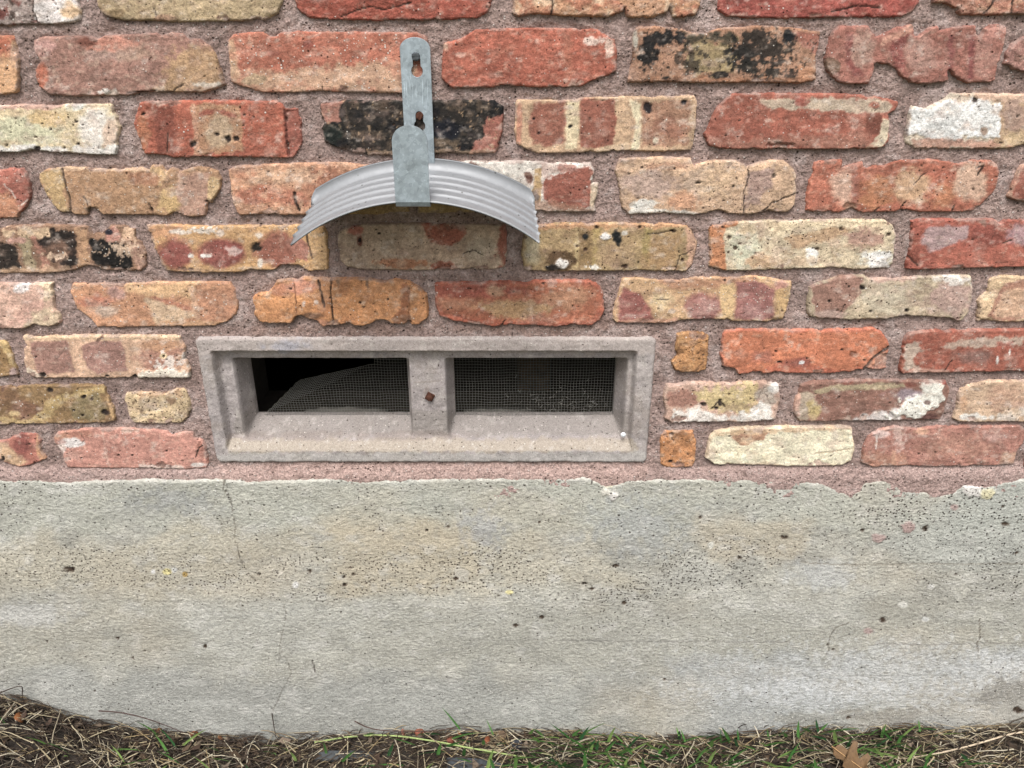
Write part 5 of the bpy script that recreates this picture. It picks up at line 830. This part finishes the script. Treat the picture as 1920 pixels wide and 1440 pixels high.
for k in range(380):
    x = rg.uniform(-.95, .95); y = -.006 - .12 * rg.random(); c = SL(rg.choice(STR[:4] + ['d8cdb4', 'cdbf9f']), rg.uniform(.7, .95))
    strand(bag, x, y, rg.uniform(.015, .06), rg.uniform(0, 6.28), rg.gauss(.002, .005), rg.uniform(.0008, .0015), c, .15, 4, rg.uniform(.003, .010))
tag(link('dead_grass', bag.mesh('dead_grass'), vcol('straw', .8, .2, 300)), 'matted straw coloured dead grass along the foot of the foundation', 'grass', kind='stuff')
# leaf litter crumbs
bag = Bag()
for k in range(2600):
    x = rg.uniform(-.95, .95); y = -.003 - .2 * rg.random(); s = rg.uniform(.003, .010); a = rg.uniform(0, 6.28); z = gz_(x, y) + abs(rg.gauss(0, .005)); c = SL(rg.choice(['463a30', '564739', '38302a', '665544', '786a5c', '4e3e34']), rg.uniform(.7, 1.1))
    u = np.array((math.cos(a), math.sin(a), rg.gauss(0, .5))) * s; w_ = np.array((-math.sin(a), math.cos(a), rg.gauss(0, .5))) * s * rg.uniform(.3, .8); p = np.array((x, y - .004, z))
    bag.add([p - u, p - .3 * u + w_ * .8, p + u + .2 * w_, p + .2 * u - w_], [(0, 1, 2, 3)], c)
tag(link('leaf_litter', bag.mesh('leaf_litter', False), vcol('litter', .85, .3, 400)), 'dark brown crumbled leaf litter on the soil beside the foundation', 'leaf litter', kind='stuff')
# green blades
def blade(bag, base, tip, w, c, curl=.2):
    b, t = np.array(base, float), np.array(tip, float); ax = t - b; side = np.cross(ax, (0, 1, .3)); side /= np.linalg.norm(side) + 1e-9; n = 5; V = []
    for k in range(n + 1):
        f = k / n; p = b + ax * f + np.array((0, -1, -.4)) * curl * np.linalg.norm(ax) * f * f * .5; ww = w * (1 - f ** 2.2) * (.7 + .6 * f * (1 - f) * 2) / 2 + .0001
        V += [p - side * ww, p + np.array((0, -1, .3)) * ww * -.35, p + side * ww]
    F = []
    for k in range(n): a = 3 * k; F += [(a, a + 1, a + 4, a + 3), (a + 1, a + 2, a + 5, a + 4)]
    bag.add(V, F, c)
GRN = ['4f7a3e', '3f6a34', '5d8848', '6f9450', '38603a', '86a05c']
bag = Bag()
def pg(px, py, y): x_, z_ = W(px, py, y); return (float(x_), y, float(z_))
for (a, b, w_) in (((863, 1368), (829, 1323), .0042), ((1075, 1390), (1030, 1352), .0042), ((925, 1378), (912, 1347), .0025), ((1168, 1392), (1148, 1372), .004), ((1215, 1385), (1160, 1378), .004), ((1273, 1380), (1268, 1362), .003), ((1285, 1392), (1276, 1365), .003), ((1352, 1400), (1350, 1364), .0025), ((1385, 1388), (1382, 1365), .003), ((1442, 1388), (1438, 1366), .003), ((1500, 1378), (1522, 1358), .003), ((1725, 1372), (1722, 1348), .003), ((1690, 1384), (1664, 1375), .0035), ((1720, 1372), (1752, 1362), .0035), ((1755, 1368), (1710, 1362), .003), ((1460, 1380), (1478, 1364), .003)):
    y0 = -.012; blade(bag, pg(a[0], a[1], y0 - .008), pg(b[0], b[1], y0), w_, SL(rg.choice(GRN[:4])), .1)
for k in range(330):
    x = rg.choice([rg.gauss(.26, .10), rg.gauss(.12, .05), rg.gauss(.36, .10), rg.gauss(.58, .04), rg.uniform(-.05, .7), rg.uniform(-.8, .8)]) if k > 40 else rg.uniform(-.6, .1); y = -.010 - .085 * rg.random()
    ln = rg.uniform(.034, .076); a = rg.gauss(0, .8); z = gz_(x, y)
    blade(bag, (x, y, z + .008), (x + math.sin(a) * ln, y + rg.uniform(-.5, .1) * ln, z + ln * abs(math.cos(a)) * .68 + .012), rg.uniform(.0038, .0066), SL(rg.choice(GRN), rg.uniform(.9, 1.25)), .3)
for k in range(500):
    x = rg.uniform(-1, 1); y = -.13 - .6 * rg.random(); ln = rg.uniform(.02, .05); a = rg.gauss(0, .8); z = gz_(x, y)
    blade(bag, (x, y, z), (x + math.sin(a) * ln, y + rg.uniform(-.5, .2) * ln, z + ln * abs(math.cos(a)) * .7 + .004), rg.uniform(.002, .004), SL(rg.choice(GRN)), .3)
tag(link('green_grass', bag.mesh('green_grass'), vcol('grass_blade', .6, .2, 200)), 'short green grass blades sprouting through straw by the foundation', 'grass', kind='stuff')

def gp(px, py, up=0.0):                                  # a survey point on the ground near the wall
    z = 0.0
    for _ in range(6): x_, y_ = G(px, py, z); z = gz_(float(x_), min(float(y_), 0)) + up
    return np.array((float(x_), min(float(y_), -.006), z))
def rod(name, pts, r, c, label, cat, group=None, taper=.5, n=6):
    p = np.array(pts, float); q = [p[0]]
    for k in range(len(p) - 1):                          # Catmull-Rom
        a, b, c2, d2 = p[max(k - 1, 0)], p[k], p[k + 1], p[min(k + 2, len(p) - 1)]
        for t in (.25, .5, .75, 1.0): q.append(.5 * ((2 * b) + (-a + c2) * t + (2 * a - 5 * b + 4 * c2 - d2) * t * t + (-a + 3 * b - 3 * c2 + d2) * t ** 3))
    q = np.array(q); o0 = q[0].copy(); bag = Bag(); bag.add(*tube(q - o0, r, n, taper), SL(c))
    return tag(link(name, bag.mesh(name), M_STEM, None, o0), label, cat, group)
M_STEM = vcol('stem', .75, .25, 300)
rod('runner_stem', [gp(590, 1392, .008), gp(660, 1381, .010), gp(730, 1379, .012), gp(810, 1389, .012), gp(890, 1404, .012), gp(985, 1420, .010)], .0014, '9fb072', 'pale green creeping grass runner arching over the dead grass', 'stem', taper=.1)
rod('dark_twig', [pg(185, 1333, -.012), pg(225, 1336, -.013), pg(270, 1346, -.014), pg(305, 1358, -.014), pg(345, 1374, -.016)], .0010, '4c3a36', 'thin dark twig curving against the concrete at the left', 'twig')
rod('dark_twig', [pg(665, 1352, -.010), pg(690, 1364, -.012), pg(725, 1370, -.014), pg(800, 1371, -.016), pg(850, 1366, -.016), pg(900, 1370, -.018)], .0009, '54403a', 'wiry dark twig trailing beside the pale green runner', 'twig')
rod('dark_twig', [pg(510, 1338, -.010), pg(513, 1358, -.012), pg(517, 1380, -.014)], .0009, '40342e', 'short upright dark twig near the middle of the foundation foot', 'twig')
rod('dark_twig', [pg(-6, 1302, -.012), pg(18, 1292, -.014), pg(40, 1287, -.014), pg(42, 1302, -.015), pg(45, 1318, -.016)], .0010, '3c302a', 'bent black twig standing above the straw at far left', 'twig')
rod('dry_stem', [gp(1918, 1372, .008), gp(1885, 1379, .010), gp(1820, 1398, .010), gp(1745, 1415, .009), gp(1690, 1422, .007), gp(1650, 1418, .005)], .0016, 'cbb9a0', 'long pale dry grass stem lying at the right', 'stem', taper=.4)
# round leaves
def round_leaf(px, py, r, c, tilt, az, lab):
    bag = Bag(); V = [(0, 0, .0012)]; F = []
    for k in range(14):
        a = 2 * math.pi * k / 14; q = r * (1 + .08 * math.sin(3 * a)); V.append((q * math.cos(a), q * .86 * math.sin(a), .15 * q * math.cos(2 * a)))
    n = len(V); V += [(v[0], v[1], v[2] - .0005) for v in V]
    for k in range(14): j = k % 14 + 1; l = (k + 1) % 14 + 1; F += [(0, j, l), (n, n + l, n + j), (j, n + j, n + l, l)]
    bag.add(V, F, SL(c)); t, f = tube([(r * .9, 0, 0), (r * 1.3, .001, .001), (r * 1.7, 0, -.001)], .0004, 3); bag.add(t, f, SL('6a4636'))
    p = gp(px, py, .008); o = link('round_leaf', bag.mesh('round_leaf'), M_LEAF, None, p); o.rotation_euler = (tilt, .2, az)
    return tag(o, lab, 'leaf', 'small round brown leaves along the foundation')
M_LEAF = vcol('dry_leaf', .6, .3, 250)
RL = ('small orange brown leaf beside the middle of the curving dark twig at left', 'small brown leaf just right of the lower end of the curving dark twig', 'small orange leaf between the curving twig and the short upright twig', 'small mauve brown leaf left of a pair above the pale green runner', 'dark reddish leaf right of a pair above the pale green runner', 'small orange brown leaf under the tip of the tallest green blade', 'largest round brown leaf under the bent black twig at far left', 'dark brown leaf lying on the pale green runner below the tallest blade', 'small brown leaf right of the tall green blade and beside the runner')
for (px, py, r, c, t, az), lab in zip(((302, 1364, .0062, '8a5a3c', 1.0, 1.2), (365, 1374, .0068, '84563a', .9, .2), (415, 1384, .0070, '94603c', .9, 2.0), (757, 1372, .0068, '9c6a5a', 1.1, 1.3), (786, 1374, .0075, '8e5644', .8, .3), (865, 1378, .0070, '8e583a', 1.0, 2.2), (36, 1344, .0095, '8a5c3c', .9, 1.8), (845, 1388, .0065, '7c4a3c', .7, .5), (915, 1388, .0070, '8a5238', .8, 1.0)), RL): round_leaf(px, py, r, c, t, az, lab)
# oak leaf
half = [(0, 0), (.006, .004), (.010, .012), (.007, .017), (.016, .022), (.026, .020), (.030, .027), (.021, .031), (.013, .034), (.020, .043), (.031, .048), (.030, .055), (.019, .053), (.012, .056), (.015, .066), (.011, .073), (.005, .074), (0, .082)]
V = []; F = []; n = len(half)
for s in (-1, 1):
    for a, b in half: V.append((s * a, b, .10 * a + .003 * math.sin(b * 160) + (.25 * a * a / .03)))
V += [(0, b, -.001 + .003 * math.sin(b * 160)) for a, b in half]
for k in range(n - 1): F += [(2 * n + k, 2 * n + k + 1, k + 1, k), (2 * n + k, n + k, n + k + 1, 2 * n + k + 1)]
bag = Bag(); bag.add(V, F, SL('70583f')); bag.add([(v[0], v[1], v[2] - .0006) for v in V], [f[::-1] for f in F], SL('5e4734'))
tv, tf = tube([(0, .08, .0006), (0, .04, .0004), (0, 0, .0006), (.002, -.014, .002)], .0007, 4); bag.add(tv, tf, SL('c09a6c'))
p = gp(1588, 1418, .012); o = link('oak_leaf', bag.mesh('oak_leaf'), M_LEAF, None, p + np.array((.028, -.036, -.003))); o.rotation_euler = (.3, -.12, .9); o.scale = (.86, .86, .86)
tag(o, 'brown lobed oak leaf lying on the dead grass at lower right', 'leaf')
# slate shards
def slate(px, py, lx, ly, h, rz, label, c):
    rs = random.Random(px); bm = bmesh.new(); out = []
    for k in range(12):
        a = 2 * math.pi * k / 12; q = 1 + rs.uniform(-.16, .12); out.append((lx / 2 * q * max(-1, min(1, 1.25 * math.cos(a))), ly / 2 * q * max(-1, min(1, 1.3 * math.sin(a)))))
    lo = [bm.verts.new((a, b, -h / 2)) for a, b in out]; mid = [bm.verts.new((a * 1.02, b * 1.03, rs.uniform(-.1, .1) * h)) for a, b in out]; hi = [bm.verts.new((a * .95, b * .93, h / 2 + rs.uniform(-.1, .1) * h)) for a, b in out]
    for q, w_ in ((lo, mid), (mid, hi)):
        for k in range(12): bm.faces.new((q[k], q[(k + 1) % 12], w_[(k + 1) % 12], w_[k]))
    bm.faces.new(hi); bm.faces.new(lo[::-1])
    p = gp(px, py, .004); o = link('slate_shard', bm_mesh('slate_shard', bm), plain('slate', c, .7, 0, .3, 200, .5, .001), None, p); o.rotation_euler = (.25, .05, rz)
    tag(o, label, 'stone')
slate(650, 1417, 0.088, .014, .006, .06, 'flat grey slate shard half buried in straw near the middle', '46494b')
slate(885, 1436, .085, .020, .008, -.1, 'dark slate shard cut by the bottom edge below the runner stem', '3f4347')
slate(968, 1398, .016, .014, .012, .4, 'small black stone chip beside the first green blades', '33363c')
